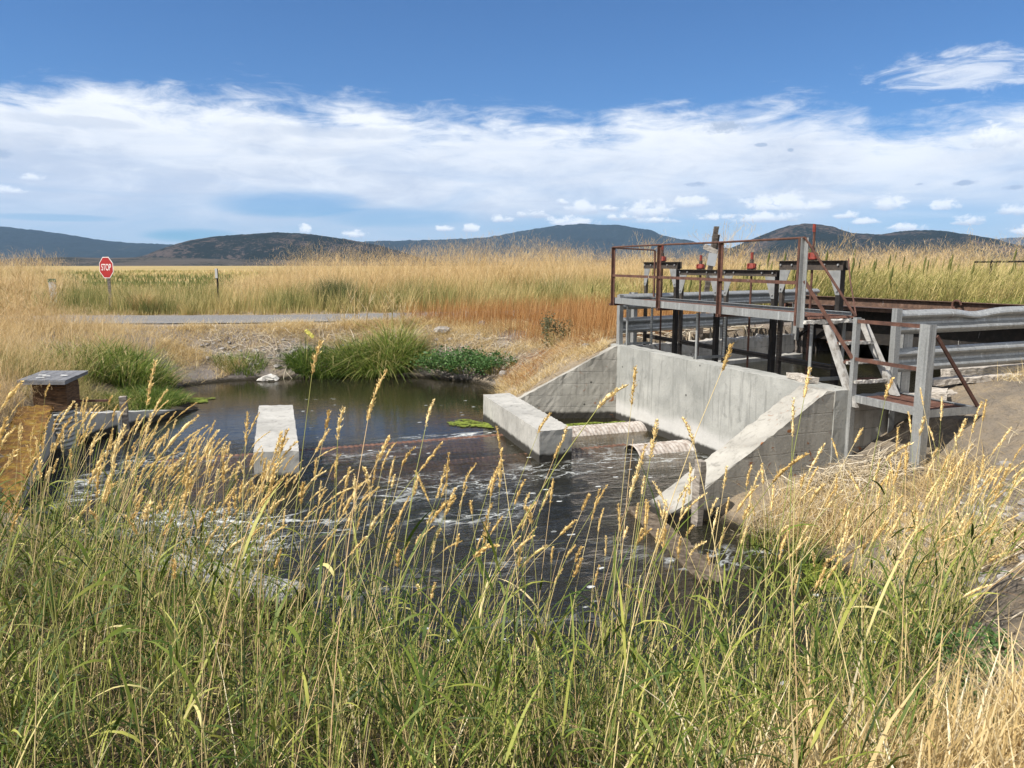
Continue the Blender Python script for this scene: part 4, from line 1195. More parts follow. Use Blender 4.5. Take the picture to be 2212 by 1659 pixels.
class Fol:
    """gathers ribbons and thin tubes; every blade carries a random value and its position along the blade"""
    def __init__(s): s.v = []; s.q = []; s.r = []; s.t = []; s.n = 0; s.mi = []
    def ribbons(s, P, Wd, side, rn, mi=0):
        n, k = P.shape[:2]
        a = P - side[:, None, :] * Wd[..., None] / 2
        b = P + side[:, None, :] * Wd[..., None] / 2
        v = np.stack([a, b], 2).reshape(-1, 3)
        base = s.n + np.arange(n)[:, None] * (2 * k) + np.arange(k - 1)[None, :] * 2
        q = np.stack([base, base + 1, base + 3, base + 2], -1).reshape(-1, 4)
        s.v.append(v); s.q.append(q); s.n += len(v)
        s.r.append(np.repeat(rn, 2 * k)); s.t.append(np.tile(np.repeat(np.linspace(0, 1, k), 2), n))
        s.mi.append(np.full(len(q), mi))
    def tubes(s, P, Rd, rn, sides=3, mi=0):
        n, k = P.shape[:2]
        an = np.arange(sides) * 2 * np.pi / sides
        T = np.gradient(P, axis=1); T /= np.linalg.norm(T, axis=-1, keepdims=True) + 1e-9
        ref = np.zeros_like(T); ref[..., 1] = 1.0
        X = np.cross(T, ref); X /= np.linalg.norm(X, axis=-1, keepdims=True) + 1e-9
        Y = np.cross(T, X)
        v = P[:, :, None, :] + (X[:, :, None, :] * np.cos(an)[None, None, :, None] + Y[:, :, None, :] * np.sin(an)[None, None, :, None]) * Rd[:, :, None, None]
        base = s.n + np.arange(n)[:, None, None] * (k * sides) + np.arange(k - 1)[None, :, None] * sides
        i = np.arange(sides)[None, None, :]; j = (i + 1) % sides
        q = np.stack([base + i, base + j, base + sides + j, base + sides + i], -1).reshape(-1, 4)
        s.v.append(v.reshape(-1, 3)); s.q.append(q); s.n += n * k * sides
        s.r.append(np.repeat(rn, k * sides)); s.t.append(np.tile(np.repeat(np.linspace(0, 1, k), sides), n))
        s.mi.append(np.full(len(q), mi))
    def build(s, name, mats, parent=None):
        v = np.concatenate(s.v); q = np.concatenate(s.q)
        me = bpy.data.meshes.new(name)
        fill(me, v, q)
        for nm, d in (('rnd', s.r), ('tp', s.t)):
            a = me.attributes.new(nm, 'FLOAT', 'POINT')
            a.data.foreach_set('value', np.concatenate(d).astype(np.float32))
        for m in mats: me.materials.append(m)
        me.polygons.foreach_set('material_index', np.concatenate(s.mi).astype(np.int32))
        me.update()
        o = bpy.data.objects.new(name, me)
        col_.objects.link(o)
        o.parent = parent
        return o


def unit(a): return np.stack([np.cos(a), np.sin(a), np.zeros_like(a)], -1)


def curves(base, h, phi, lean, droop, K):
    t = np.linspace(0, 1, K + 1)[None, :]
    r = h[:, None] * (lean[:, None] * t + droop[:, None] * t ** 2.4)
    z = h[:, None] * (t - 0.55 * droop[:, None] ** 1.5 * t ** 3) * np.sqrt(np.maximum(0.25, 1 - (lean[:, None] * 0.8) ** 2))
    d = unit(phi)
    return base[:, None, :] + d[:, None, :] * r[..., None] + np.array([0, 0, 1.0])[None, None, :] * z[..., None]


def blades(f, base, h, w, phi, lean, droop, K=3, mi=0, rn=None, taper=1.6):
    n = len(base)
    P = curves(base, h, phi, lean, droop, K)
    t = np.linspace(0, 1, K + 1)
    Wd = w[:, None] * np.maximum(0.12, 1 - t ** taper)[None, :]
    f.ribbons(P, Wd, unit(R.uniform(0, 2 * np.pi, n)), R.random(n) if rn is None else rn, mi)
    return P


def fmat(name, stops, base=None, trans=0.35, rough=0.55):
    def b(t):
        a = t.n('ShaderNodeAttribute', attribute_name='rnd').outputs['Fac']
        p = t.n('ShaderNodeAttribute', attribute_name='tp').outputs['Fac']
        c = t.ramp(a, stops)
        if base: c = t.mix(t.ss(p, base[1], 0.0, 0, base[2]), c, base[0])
        pr = t.n('ShaderNodeBsdfPrincipled'); t.l(c, pr.inputs['Base Color']); pr.inputs['Roughness'].default_value = rough
        pr.inputs['Specular IOR Level'].default_value = 0.25
        tr = t.n('ShaderNodeBsdfTranslucent'); t.l(c, tr.inputs[0])
        m = t.n('ShaderNodeMixShader'); m.inputs[0].default_value = trans
        t.l(pr.outputs[0], m.inputs[1]); t.l(tr.outputs[0], m.inputs[2])
        return m.outputs[0]
    return mat(name, b)


GREEN = fmat('reed_grass_leaf', ((0.0, (0.022, 0.045, 0.008)), (0.34, (0.060, 0.100, 0.013)), (0.62, (0.145, 0.185, 0.026)), (0.84, (0.38, 0.38, 0.085)), (0.96, (0.72, 0.60, 0.32))), ((0.30, 0.24, 0.10), 0.2, 0.35), 0.25)
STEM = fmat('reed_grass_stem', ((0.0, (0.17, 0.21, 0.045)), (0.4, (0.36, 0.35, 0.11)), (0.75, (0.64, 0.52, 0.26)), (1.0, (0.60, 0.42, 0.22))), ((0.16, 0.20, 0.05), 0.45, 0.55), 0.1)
SEED = fmat('seed_head', ((0.0, (0.64, 0.45, 0.17)), (0.5, (0.80, 0.61, 0.27)), (1.0, (0.88, 0.73, 0.40))), None, 0.25, 0.8)
STRAW = fmat('dry_straw', ((0.0, (0.38, 0.27, 0.12)), (0.45, (0.60, 0.45, 0.21)), (0.8, (0.75, 0.61, 0.35)), (1.0, (0.82, 0.74, 0.54))), None, 0.3, 0.7)
GOLD = fmat('golden_dry_grass', ((0.0, (0.40, 0.27, 0.115)), (0.4, (0.58, 0.42, 0.19)), (0.75, (0.70, 0.55, 0.29)), (1.0, (0.80, 0.67, 0.42))), ((0.30, 0.23, 0.08), 0.4, 0.5), 0.3, 0.8)
PINKGOLD = fmat('fluffy_dry_panicle', ((0.0, (0.48, 0.32, 0.15)), (0.5, (0.66, 0.48, 0.25)), (1.0, (0.78, 0.62, 0.38))), None, 0.35, 0.8)
ORANGE = fmat('russet_dry_stem', ((0.0, (0.20, 0.085, 0.025)), (0.45, (0.38, 0.185, 0.062)), (0.8, (0.52, 0.30, 0.12)), (1.0, (0.62, 0.43, 0.21))), ((0.20, 0.085, 0.025), 0.4, 0.5), 0.25, 0.8)
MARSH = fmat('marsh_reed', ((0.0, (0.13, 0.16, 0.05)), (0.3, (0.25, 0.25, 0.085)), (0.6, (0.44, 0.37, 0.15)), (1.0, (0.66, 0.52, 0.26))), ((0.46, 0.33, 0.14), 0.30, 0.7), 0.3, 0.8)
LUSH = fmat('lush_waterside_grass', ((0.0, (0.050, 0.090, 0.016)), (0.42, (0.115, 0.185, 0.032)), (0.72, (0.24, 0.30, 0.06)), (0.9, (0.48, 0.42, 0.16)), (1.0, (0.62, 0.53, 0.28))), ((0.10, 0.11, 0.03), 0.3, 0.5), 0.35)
LEAFY = fmat('broadleaf_weed', ((0.0, (0.045, 0.10, 0.028)), (0.5, (0.085, 0.17, 0.050)), (1.0, (0.16, 0.26, 0.085))), None, 0.3)
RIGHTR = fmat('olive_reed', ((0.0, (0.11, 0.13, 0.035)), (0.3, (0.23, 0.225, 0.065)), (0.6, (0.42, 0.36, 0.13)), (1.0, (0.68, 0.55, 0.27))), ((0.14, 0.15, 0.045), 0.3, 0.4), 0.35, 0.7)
DEAD = fmat('bleached_stalk', ((0.0, (0.30, 0.24, 0.16)), (0.5, (0.48, 0.41, 0.30)), (1.0, (0.64, 0.58, 0.47))), None, 0.1, 0.9)


def scatter(poly, n, dens=None):
    xs = [p[0] for p in poly]; ys = [p[1] for p in poly]
    out = []
    tot = 0
    while tot < n:
        x = R.uniform(min(xs), max(xs), n * 2); y = R.uniform(min(ys), max(ys), n * 2)
        k = inside(poly, x, y)
        if dens is not None: k &= R.random(n * 2) < dens(x, y)
        out.append(np.stack([x[k], y[k]], -1)); tot += int(k.sum())
    p = np.concatenate(out)[:n]
    return np.concatenate([p, TZ(p[:, 0], p[:, 1])[:, None]], 1)


def dry(p): return p[~inside(POND, p[:, 0], p[:, 1]) & ~inside(FORE, p[:, 0], p[:, 1])]


def nrm(m, s, n, lo=0.0): return np.maximum(lo, R.normal(m, s, n))


# ---- reed canary grass along the near bank
NEARP = [(-6.5, 2.0), (1.0, 1.9), (1.5, 2.7), (1.9, 3.3), (2.5, 4.2), (3.3, 5.6), (2.6, 5.2), (1.4, 4.85), (0.3, 4.8), (-0.6, 5.05), (-1.5, 5.6), (-2.6, 6.4), (-4.0, 6.7), (-5.0, 6.6), (-6.5, 5.4)]


def stalks(f, base, h, head_len, lean_m=0.14, leaves=5, heads=True, phi_s=0.9, lw=0.011):
    n = len(base)
    phi = R.normal(0.15, phi_s, n)
    P = curves(base, h, phi, np.abs(nrm(lean_m, 0.10, n)), np.abs(R.normal(0.10, 0.10, n)), 8)
    rn = R.random(n)
    rad = np.linspace(0.0030, 0.0012, 9)[None, :] * R.uniform(0.75, 1.25, n)[:, None]
    f.tubes(P, rad, rn, 3, 1)
    # leaves
    for j in range(leaves):
        tt = np.clip(R.uniform(0.06, 0.70, n) if heads else R.uniform(0.1, 0.95, n), 0, 0.97) * 8
        i0 = tt.astype(int); fr = (tt - i0)[:, None]
        b = P[np.arange(n), i0] * (1 - fr) + P[np.arange(n), i0 + 1] * fr
        ll = R.uniform(0.12, 0.30, n)
        ph = R.uniform(0, 2 * np.pi, n)
        up = R.uniform(0.5, 1.5, n); dr = R.uniform(0.1, 1.0, n)
        t = np.linspace(0, 1, 6)[None, :]
        r = ll[:, None] * (0.62 * t + 0.28 * t * t)
        z = ll[:, None] * (up[:, None] * t - dr[:, None] * 0.9 * t ** 2.2)
        d = unit(ph)
        Q = b[:, None, :] + d[:, None, :] * r[..., None] + np.array([0, 0, 1.0]) * z[..., None]
        wd = (R.uniform(0.6, 1.3, n) * lw)[:, None] * np.array([0.55, 1.0, 0.95, 0.75, 0.45, 0.06])[None, :]
        sd = np.stack([-np.sin(ph), np.cos(ph), R.uniform(-0.9, 0.9, n)], -1)
        sd /= np.linalg.norm(sd, axis=1, keepdims=True)
        f.ribbons(Q, wd, sd, np.clip(R.beta(1.6, 1.9, n), 0, 1), 0)
    if heads:
        # panicles: lumpy spikes of many small scales
        A = P[:, -1]; Dr = P[:, -1] - P[:, -3]
        Dr /= np.linalg.norm(Dr, axis=1, keepdims=True)
        bend = unit(phi) * R.uniform(-0.1, 0.55, n)[:, None]
        lob = 0.6 + 0.4 * np.sin(R.uniform(0, 6, n)[:, None] + np.linspace(0, 1, 14)[None, :] * R.uniform(12, 22, n)[:, None])
        tt = np.linspace(0, 1, 14)
        hl = head_len
        ax = A[:, None, :] + (Dr[:, None, :] * tt[None, :, None] + bend[:, None, :] * (tt ** 2)[None, :, None] * 0.6 - np.array([0, 0, 1.0]) * (tt ** 2)[None, :, None] * 0.25 * np.linalg.norm(bend, axis=1)[:, None, None]) * hl[:, None, None]
        prof = np.clip(np.sin(np.pi * np.clip(tt * 0.93 + 0.06, 0, 1)) ** 0.6, 0.1, 1)[None, :] * lob * R.uniform(0.0060, 0.0130, n)[:, None]
        srn = R.random(n)
        f.tubes(ax, prof * 0.75, srn, 5, 2)
        m = 5
        for k in range(14):
            for _ in range(m):
                ph = R.uniform(0, 2 * np.pi, n)
                jit = R.uniform(0, 1, n)[:, None]
                c0 = ax[:, k] + (ax[:, min(k + 1, 13)] - ax[:, k]) * jit
                o = unit(ph)
                rr = prof[:, k][:, None]
                s0 = c0 + o * rr * 0.5
                ln = R.uniform(0.006, 0.014, n)[:, None]
                tip = s0 + (Dr * 0.85 + o * 0.55 + R.normal(0, 0.15, (n, 3))) * ln + o * rr * 0.35
                mid = (s0 + tip) / 2 + o * 0.0015
                Q = np.stack([s0, mid, tip], 1)
                sd = np.cross(o, Dr); sd /= np.linalg.norm(sd, axis=1, keepdims=True) + 1e-9
                f.ribbons(Q, np.tile(np.array([[0.003, 0.006, 0.001]]), (n, 1)), sd, np.clip(srn + R.normal(0, 0.15, n), 0, 1), 2)
    return P


near = Fol()
def d_sl(x, y): return np.where((np.abs(x / y + 0.375) < 0.075) & (y > 3.2), 0.3, 1.0)
def d_fl(x, y): return np.clip(0.35 + 0.65 * vnoise(x * 1.3, y * 1.3, 71) + 0.35 * (x < -1.5), 0, 1) * (np.clip((y - 2.0) / 0.8, 0.15, 1)) * np.where((x / y < -0.58) & (y > 3.4), 0.2, 1)
b = scatter(NEARP, 600, d_fl)
hh = np.clip(nrm(1.28, 0.17, len(b)) + 0.10 * (b[:, 1] < 3.2), 0.7, 1.62)
stalks(near, b, hh, R.uniform(0.07, 0.165, len(b)), 0.12, 4, True, 0.9, 0.0125)
b = scatter(NEARP, 300)
stalks(near, b, nrm(0.85, 0.25, len(b), 0.3), None, 0.10, 1, False, 1.5, 0.010)
# the crowd of heads at left and right
b = scatter([(-3.4, 4.8), (-2.4, 4.6), (-2.2, 6.2), (-3.7, 6.6), (-4.2, 6.6)], 120)
stalks(near, b, nrm(1.12, 0.15, len(b), 0.7), R.uniform(0.09, 0.18, len(b)), 0.26, 3, True, 0.6)
b = scatter([(1.5, 4.0), (2.5, 4.0), (3.3, 5.2), (3.5, 6.0), (3.2, 6.2), (2.9, 5.6)], 120)
stalks(near, b, nrm(1.15, 0.16, len(b), 0.7), R.uniform(0.09, 0.17, len(b)), 0.2, 3, True, 0.6)
# leafy shoots without heads
b = scatter(NEARP, 1750, lambda x, y: np.clip(1.15 - 0.4 * (np.abs(x - 0.4) < 1.6) * (y > 3.6), 0.05, 1) * d_sl(x, y))
stalks(near, b, np.clip(nrm(0.62, 0.2, len(b), 0.2), 0.2, 0.95 - 0.09 * (b[:, 1] - 2)), None, 0.13, 6, False, 2.5, 0.0085)
# low turf and dead leaves among the stems
b = scatter(NEARP, 3200, lambda x, y: np.clip(1.0 - 0.6 * (x > 2.6), 0.1, 1) * d_sl(x, y))
blades(near, b, nrm(0.38, 0.13, len(b), 0.1), nrm(0.006, 0.002, len(b), 0.002), R.uniform(0, 6.3, len(b)), np.abs(R.normal(0.16, 0.14, len(b))), np.abs(R.normal(0.22, 0.2, len(b))), 4, 0, np.clip(R.beta(1.4, 2.2, len(b)), 0, 1))
b = scatter(NEARP, 3800)
blades(near, b, nrm(0.34, 0.15, len(b), 0.1), nrm(0.005, 0.002, len(b), 0.002), R.uniform(0, 6.3, len(b)), np.abs(R.normal(0.6, 0.4, len(b))), np.abs(R.normal(0.4, 0.3, len(b))), 4, 3)
near_o = tag(near.build('reed_grass', [GREEN, STEM, SEED, STRAW]), 'tall reed grass with tan seed heads along the near bank', 'grass', None, 'stuff')

# ---- straw stubble at the near right
f = Fol()
b = scatter([(0.5, 1.9), (3.2, 1.9), (2.9, 2.9), (2.1, 3.4), (1.4, 3.1), (0.8, 2.6)], 7500)
blades(f, b, nrm(0.26, 0.12, len(b), 0.06), nrm(0.006, 0.002, len(b), 0.002), R.normal(0.3, 1.4, len(b)), np.abs(R.normal(0.5, 0.5, len(b))), np.abs(R.normal(0.35, 0.3, len(b))), 4, 0)
b = scatter([(0.7, 2.0), (2.2, 2.0), (2.0, 3.1), (1.2, 2.9)], 420)
blades(f, b, nrm(0.45, 0.15, len(b), 0.15), nrm(0.010, 0.003, len(b), 0.004), R.normal(0.2, 1.2, len(b)), np.abs(R.normal(0.2, 0.2, len(b))), np.abs(R.normal(0.15, 0.2, len(b))), 3, 0, None, 3.0)
b = scatter([(2.6, 2.5), (7, 2.5), (7, 6.0), (4.6, 6.0), (3.4, 4.6)], 9000, lambda x, y: np.clip((vnoise(x * 1.2, y * 1.2, 5) - 0.38) * 4, 0.02, 1))
blades(f, b, nrm(0.22, 0.08, len(b), 0.05), nrm(0.0045, 0.0015, len(b), 0.002), R.uniform(0, 6.3, len(b)), np.abs(R.normal(0.9, 0.4, len(b))), np.abs(R.normal(0.5, 0.3, len(b))), 4, 1)
b = scatter([(2.5, 8.3), (3.6, 7.4), (4.0, 7.9), (3.2, 8.7)], 900)
blades(f, b, nrm(0.42, 0.14, len(b), 0.1), nrm(0.005, 0.002, len(b), 0.002), R.normal(0.3, 1.5, len(b)), np.abs(R.normal(0.4, 0.3, len(b))), np.abs(R.normal(0.4, 0.3, len(b))), 4, 0)
b = scatter([(2.7, 8.0), (4.2, 7.2), (5.2, 8.3), (5.2, 9.0), (3.4, 8.75)], 1500, lambda x, y: np.clip((vnoise(x * 2.2, y * 2.2, 27) - 0.4) * 4, 0.02, 1))
blades(f, b, nrm(0.25, 0.1, len(b), 0.05), nrm(0.004, 0.0015, len(b), 0.002), R.uniform(0, 6.3, len(b)), np.abs(R.normal(1.0, 0.4, len(b))), np.abs(R.normal(0.4, 0.3, len(b))), 4, 0)
b = scatter([(5.0, 9.0), (6.6, 8.4), (10, 10.4), (10, 11.4), (6, 10.2)], 1300, lambda x, y: np.clip((vnoise(x * 1.6, y * 1.6, 15) - 0.45) * 4, 0.02, 1))
blades(f, b, nrm(0.20, 0.09, len(b), 0.05), nrm(0.005, 0.0015, len(b), 0.002), R.uniform(0, 6.3, len(b)), np.abs(R.normal(0.8, 0.4, len(b))), np.abs(R.normal(0.4, 0.3, len(b))), 4, 0)
b = scatter([(2.6, 8.5), (3.4, 6.6), (4.4, 5.8), (5.8, 6.6), (6.4, 8.2), (5.0, 8.4), (4.4, 8.2), (3.6, 8.9)], 9000, lambda x, y: np.clip((vnoise(x * 1.5, y * 1.5, 25) - 0.36) * 3, 0.03, 1))
blades(f, b, nrm(0.17, 0.07, len(b), 0.04), nrm(0.006, 0.002, len(b), 0.003), R.uniform(0, 6.3, len(b)), np.abs(R.normal(1.0, 0.4, len(b))), np.abs(R.normal(0.4, 0.3, len(b))), 3, 0)
tag(f.build('straw_stubble', [STRAW, ORANGE]), 'broken dry straw and russet stems over the near right bank', 'dry grass', None, 'stuff')


# ---- driftwood and pale stalks on the right bank
def sticks(f, n, poly, ln, r, up=0.05, phi=(0, 3.0), mi=0, bend=0.15):
    b = scatter(poly, n)
    ph = R.normal(phi[0], phi[1], n)
    l_ = nrm(ln, ln * 0.4, n, ln * 0.3)
    t = np.linspace(-0.5, 0.5, 5)[None, :]
    d = unit(ph); sd = unit(ph + np.pi / 2)
    P = b[:, None, :] + d[:, None, :] * (l_[:, None] * t)[..., None] + sd[:, None, :] * (R.normal(0, bend, n)[:, None] * l_[:, None] * (t * 2) ** 2)[..., None]
    P[..., 2] = TZ(P[..., 0], P[..., 1]) + up * R.random(n)[:, None] + R.normal(0, up * 0.4, n)[:, None] * t * 2 + 0.01
    f.tubes(P, np.linspace(1, 0.6, 5)[None, :] * nrm(r, r * 0.35, n, r * 0.3)[:, None], R.random(n), 5, mi)


f = Fol()
sticks(f, 210, [(3.2, 8.75), (4.3, 8.3), (4.75, 8.6), (4.6, 9.3), (3.9, 9.1)], 0.38, 0.005, 0.12, (0.9, 1.2))
sticks(f, 9, [(3.3, 8.75), (4.3, 8.3), (4.75, 8.6), (4.6, 9.3), (3.9, 9.1)], 0.7, 0.010, 0.08, (0.7, 1.0))
sticks(f, 190, [(2.6, 8.35), (3.7, 7.7), (4.2, 8.3), (3.4, 8.7)], 0.42, 0.0035, 0.14, (0.1, 0.8))
sticks(f, 60, [(3.6, 4.8), (7.0, 6.2), (7.0, 7.4), (4.2, 5.8)], 1.1, 0.010, 0.10, (0.55, 0.25), 0, 0.05)
sticks(f, 46, [(3.4, 4.6), (5.2, 4.6), (6.4, 6.2), (4.4, 6.2)], 0.9, 0.008, 0.08, (0.55, 0.3), 0, 0.05)
sticks(f, 130, [(4.6, 4.6), (7.6, 4.6), (7.6, 7.2), (5.2, 6.6)], 0.35, 0.006, 0.10, (0, 3.0))
tag(f.build('driftwood', [DEAD]), 'tangle of bleached sticks and flattened stalks on the right bank', 'driftwood', None, 'stuff')
f = Fol()
sticks(f, 900, [(-8.4, 20.3), (-6, 20.6), (-2, 20.9), (0.2, 18.8), (0.7, 16.2), (1.6, 16.6), (1.0, 20), (-2, 22.4), (-8.5, 22)], 0.5, 0.006, 0.08, (0.3, 2.0), 0, 0.2)
sticks(f, 60, [(2.4, 16.6), (6, 18.6), (6.6, 18.2), (3, 16.2)], 0.8, 0.02, 0.12, (0.5, 0.6), 0, 0.1)
tag(f.build('dead_stalks', [DEAD]), 'pale dead stalks littering the stony bank across the pond', 'dead stalks', None, 'stuff')

# ---- dry grass on the left bank and across the pond
f = Fol()
LB = [(-18, 9), (-8.2, 9.2), (-7.9, 12.2), (-8.3, 13.0), (-8.6, 15.5), (-9.2, 17.4), (-9.0, 20.0), (-10, 21.0), (-18, 20.6)]
b = scatter(LB, 26000, lambda x, y: np.clip(0.3 + 1.2 * vnoise(x * 0.9, y * 0.9, 23), 0, 1))
P = blades(f, b, nrm(0.55, 0.16, len(b), 0.15), nrm(0.006, 0.002, len(b), 0.002), R.normal(0.2, 1.6, len(b)), np.abs(R.normal(0.2, 0.15, len(b))), np.abs(R.normal(0.3, 0.2, len(b))), 3, 0)
# fine fluffy tops
k = R.random(len(b)) < 0.75
tp = P[k][:, -1]; tp = np.repeat(tp, 2, 0) + R.normal(0, 0.05, (len(tp) * 2, 3))
blades(f, tp - np.array([0, 0, 0.08]), nrm(0.14, 0.05, len(tp), 0.03), np.full(len(tp), 0.0045), R.uniform(0, 6.3, len(tp)), np.abs(R.normal(0.5, 0.4, len(tp))), np.abs(R.normal(0.3, 0.2, len(tp))), 2, 1)
# the tuft hanging over the mossy wall
b = scatter([(-9.2, 12.6), (-8.15, 12.1), (-7.2, 10.0), (-6.75, 8.6), (-7.6, 7.6), (-9.6, 9.6)], 9000)
P = blades(f, b, nrm(0.50, 0.14, len(b), 0.12), nrm(0.0045, 0.0015, len(b), 0.002), R.normal(0.1, 1.0, len(b)), np.abs(R.normal(0.3, 0.2, len(b))), np.abs(R.normal(0.45, 0.25, len(b))), 4, 0)
tp = np.repeat(P[:, -1], 2, 0) + R.normal(0, 0.035, (len(b) * 2, 3))
blades(f, tp - np.array([0, 0, 0.05]), nrm(0.09, 0.03, len(tp), 0.03), np.full(len(tp), 0.003), R.uniform(0, 6.3, len(tp)), np.abs(R.normal(0.5, 0.4, len(tp))), np.abs(R.normal(0.3, 0.2, len(tp))), 2, 1)
b = scatter([(-8.4, 12.9), (-7.85, 12.8), (-7.3, 14.6), (-7.6, 15.2), (-8.6, 15)], 2200)
blades(f, b, nrm(0.24, 0.1, len(b), 0.05), nrm(0.007, 0.002, len(b), 0.002), R.uniform(0, 6.3, len(b)), np.abs(R.normal(0.5, 0.3, len(b))), np.abs(R.normal(0.4, 0.2, len(b))), 3, 2)
# greener undergrowth behind the well
b = scatter([(-10.8, 12.6), (-8.6, 13.0), (-8.2, 14.2), (-8.8, 15.6), (-11, 15.2)], 3500)
blades(f, b, nrm(0.4, 0.12, len(b), 0.1), nrm(0.008, 0.002, len(b), 0.002), R.uniform(0, 6.3, len(b)), np.abs(R.normal(0.3, 0.2, len(b))), np.abs(R.normal(0.4, 0.2, len(b))), 3, 2)
tag(f.build('dry_grass', [GOLD, PINKGOLD, MARSH]), 'fluffy golden dry grass covering the left bank', 'dry grass', None, 'stuff')

f = Fol()
b = scatter([(-9.5, 20.8), (-6, 21.1), (-2, 21.3), (0.6, 19.2), (1.2, 17), (2.0, 16.6), (3, 18), (0, 22.5), (-3, 23.6), (-9.5, 22.2)], 26000, lambda x, y: np.clip((vnoise(x * 1.1, y * 1.4, 33) - 0.34 + 0.25 * (y > 21.4)) * 2.2, 0.05, 1))
blades(f, b, nrm(0.22, 0.09, len(b), 0.05), nrm(0.008, 0.002, len(b), 0.002), R.uniform(0, 6.3, len(b)), np.abs(R.normal(0.7, 0.4, len(b))), np.abs(R.normal(0.5, 0.3, len(b))), 3, 0)
b = scatter([(-14, 20.6), (-9, 21.0), (-4, 21.6), (-3, 23.0), (-8, 22.3), (-14, 21.9)], 9000)
blades(f, b, nrm(0.10, 0.04, len(b), 0.03), nrm(0.009, 0.002, len(b), 0.002), R.uniform(0, 6.3, len(b)), np.abs(R.normal(0.4, 0.3, len(b))), np.abs(R.normal(0.4, 0.3, len(b))), 3, 1)
b = scatter([(0.2, 16.5), (1.7, 15.9), (1.9, 16.4), (1.4, 18.2), (0.4, 19), (-0.4, 19.4)], 3200)
blades(f, b, nrm(0.22, 0.08, len(b), 0.05), nrm(0.007, 0.002, len(b), 0.002), R.uniform(0, 6.3, len(b)), np.abs(R.normal(0.8, 0.4, len(b))), np.abs(R.normal(0.5, 0.3, len(b))), 3, 2)
b = scatter([(-0.7, 16.0), (0.3, 15.25), (1.9, 15.25), (2.1, 16.4), (0.6, 18.4), (-0.4, 19.0)], 6500, lambda x, y: np.clip((vnoise(x * 1.8, y * 1.8, 35) - 0.3) * 3, 0.08, 1))
blades(f, b, nrm(0.16, 0.06, len(b), 0.04), nrm(0.008, 0.002, len(b), 0.003), R.uniform(0, 6.3, len(b)), np.abs(R.normal(0.9, 0.4, len(b))), np.abs(R.normal(0.5, 0.3, len(b))), 3, 0)
b = scatter([(-9.3, 16.5), (-7.9, 17.0), (-8.3, 18.9), (-7.5, 20.0), (-7.0, 20.6), (-9.5, 21.0)], 7000, lambda x, y: np.clip((vnoise(x * 1.5, y * 1.5, 37) - 0.25) * 3, 0.1, 1))
blades(f, b, nrm(0.20, 0.08, len(b), 0.05), nrm(0.009, 0.003, len(b), 0.003), R.uniform(0, 6.3, len(b)), np.abs(R.normal(0.6, 0.4, len(b))), np.abs(R.normal(0.5, 0.3, len(b))), 3, 0)
tag(f.build('bank_litter', [STRAW, GOLD, ORANGE]), 'short trampled straw on the slope across the pond', 'dry grass', None, 'stuff')

# russet stand right of centre
f = Fol()
b = scatter([(2.2, 16.1), (1.4, 17.4), (0.6, 19.6), (-0.8, 21.6), (-3.6, 23.6), (-3.0, 24.4), (2, 26.0), (5.5, 25), (6.4, 20.5), (4.6, 18.4), (3.0, 17.0)], 17000, lambda x, y: np.clip(0.25 + 1.1 * vnoise(x * 0.8, y * 0.8, 44), 0, 1))
blades(f, b, nrm(0.62, 0.16, len(b), 0.2), nrm(0.007, 0.002, len(b), 0.002), R.normal(0.1, 1.6, len(b)), np.abs(R.normal(0.12, 0.1, len(b))), np.abs(R.normal(0.08, 0.08, len(b))), 3, 0)
tag(f.build('russet_grass', [ORANGE]), 'russet upright dry stems between the road and the gates', 'dry grass', None, 'stuff')

# ---- marsh reeds and mustard beyond the road
f = Fol()
def edge(x): return np.interp(x, [p[0] for p in ROADC], [p[1] for p in ROADC]) + 2.0
n = 30000
x = R.uniform(-30, 12, n); y = edge(x) + R.random(n) ** 1.2 * 9
keep = R.random(n) < np.clip(0.25 + 1.25 * vnoise(x * 0.55, y * 0.55, 55), 0, 1)
x, y = x[keep], y[keep]
b = np.stack([x, y, TZ(x, y)], -1)
clump = vnoise(x * 0.7, y * 0.35, 57)
rn = np.clip(0.95 - clump * 1.0 + R.normal(0, 0.2, len(x)), 0, 1)
h = (0.55 + 0.65 * vnoise(x * 0.5, y * 0.5, 58)) * np.clip((y - edge(x)) / 1.2, 0.25, 1) * R.uniform(0.7, 1.2, len(x)) * (1 + 0.15 * (x > -9))
blades(f, b, h, nrm(0.016, 0.005, len(x), 0.005), R.normal(0.2, 1.4, len(x)), np.abs(R.normal(0.12, 0.1, len(x))), np.abs(R.normal(0.15, 0.12, len(x))), 3, 0, rn)
tag(f.build('marsh_reeds', [MARSH]), 'green and tan marsh reeds along the far side of the gravel road', 'reeds', None, 'stuff')

f = Fol()
def gold_top(x): return np.interp(x, [-40, -24, -21.3, -19.8, -13, -11.5, -9, -4, 2, 8, 30], [1.5, 1.6, 1.5, 0.3, 0.3, 1.25, 1.7, 1.8, 1.75, 1.6, 1.6])
n = 30000
x = R.uniform(-40, 30, n); y = edge(x) + 6 + R.random(n) * 12
b = np.stack([x, y, TZ(x, y)], -1)
h = gold_top(x * 36 / y) * (0.62 + 0.62 * vnoise(x * 0.45, y * 0.45, 61)) * R.uniform(0.6, 1.12, n) * 1.1 * y / 36
P = blades(f, b, h, nrm(0.012, 0.004, n, 0.004), R.normal(0.2, 1.6, n), np.abs(R.normal(0.15, 0.12, n)), np.abs(R.normal(0.15, 0.1, n)), 3, 0)
tp = np.repeat(P[::2, -1], 4, 0); tp = tp + R.normal(0, 0.14, tp.shape)
blades(f, tp - np.array([0, 0, 0.1]), nrm(0.22, 0.08, len(tp), 0.05), np.full(len(tp), 0.008), R.uniform(0, 6.3, len(tp)), np.abs(R.normal(0.5, 0.4, len(tp))), np.abs(R.normal(0.2, 0.2, len(tp))), 2, 1)
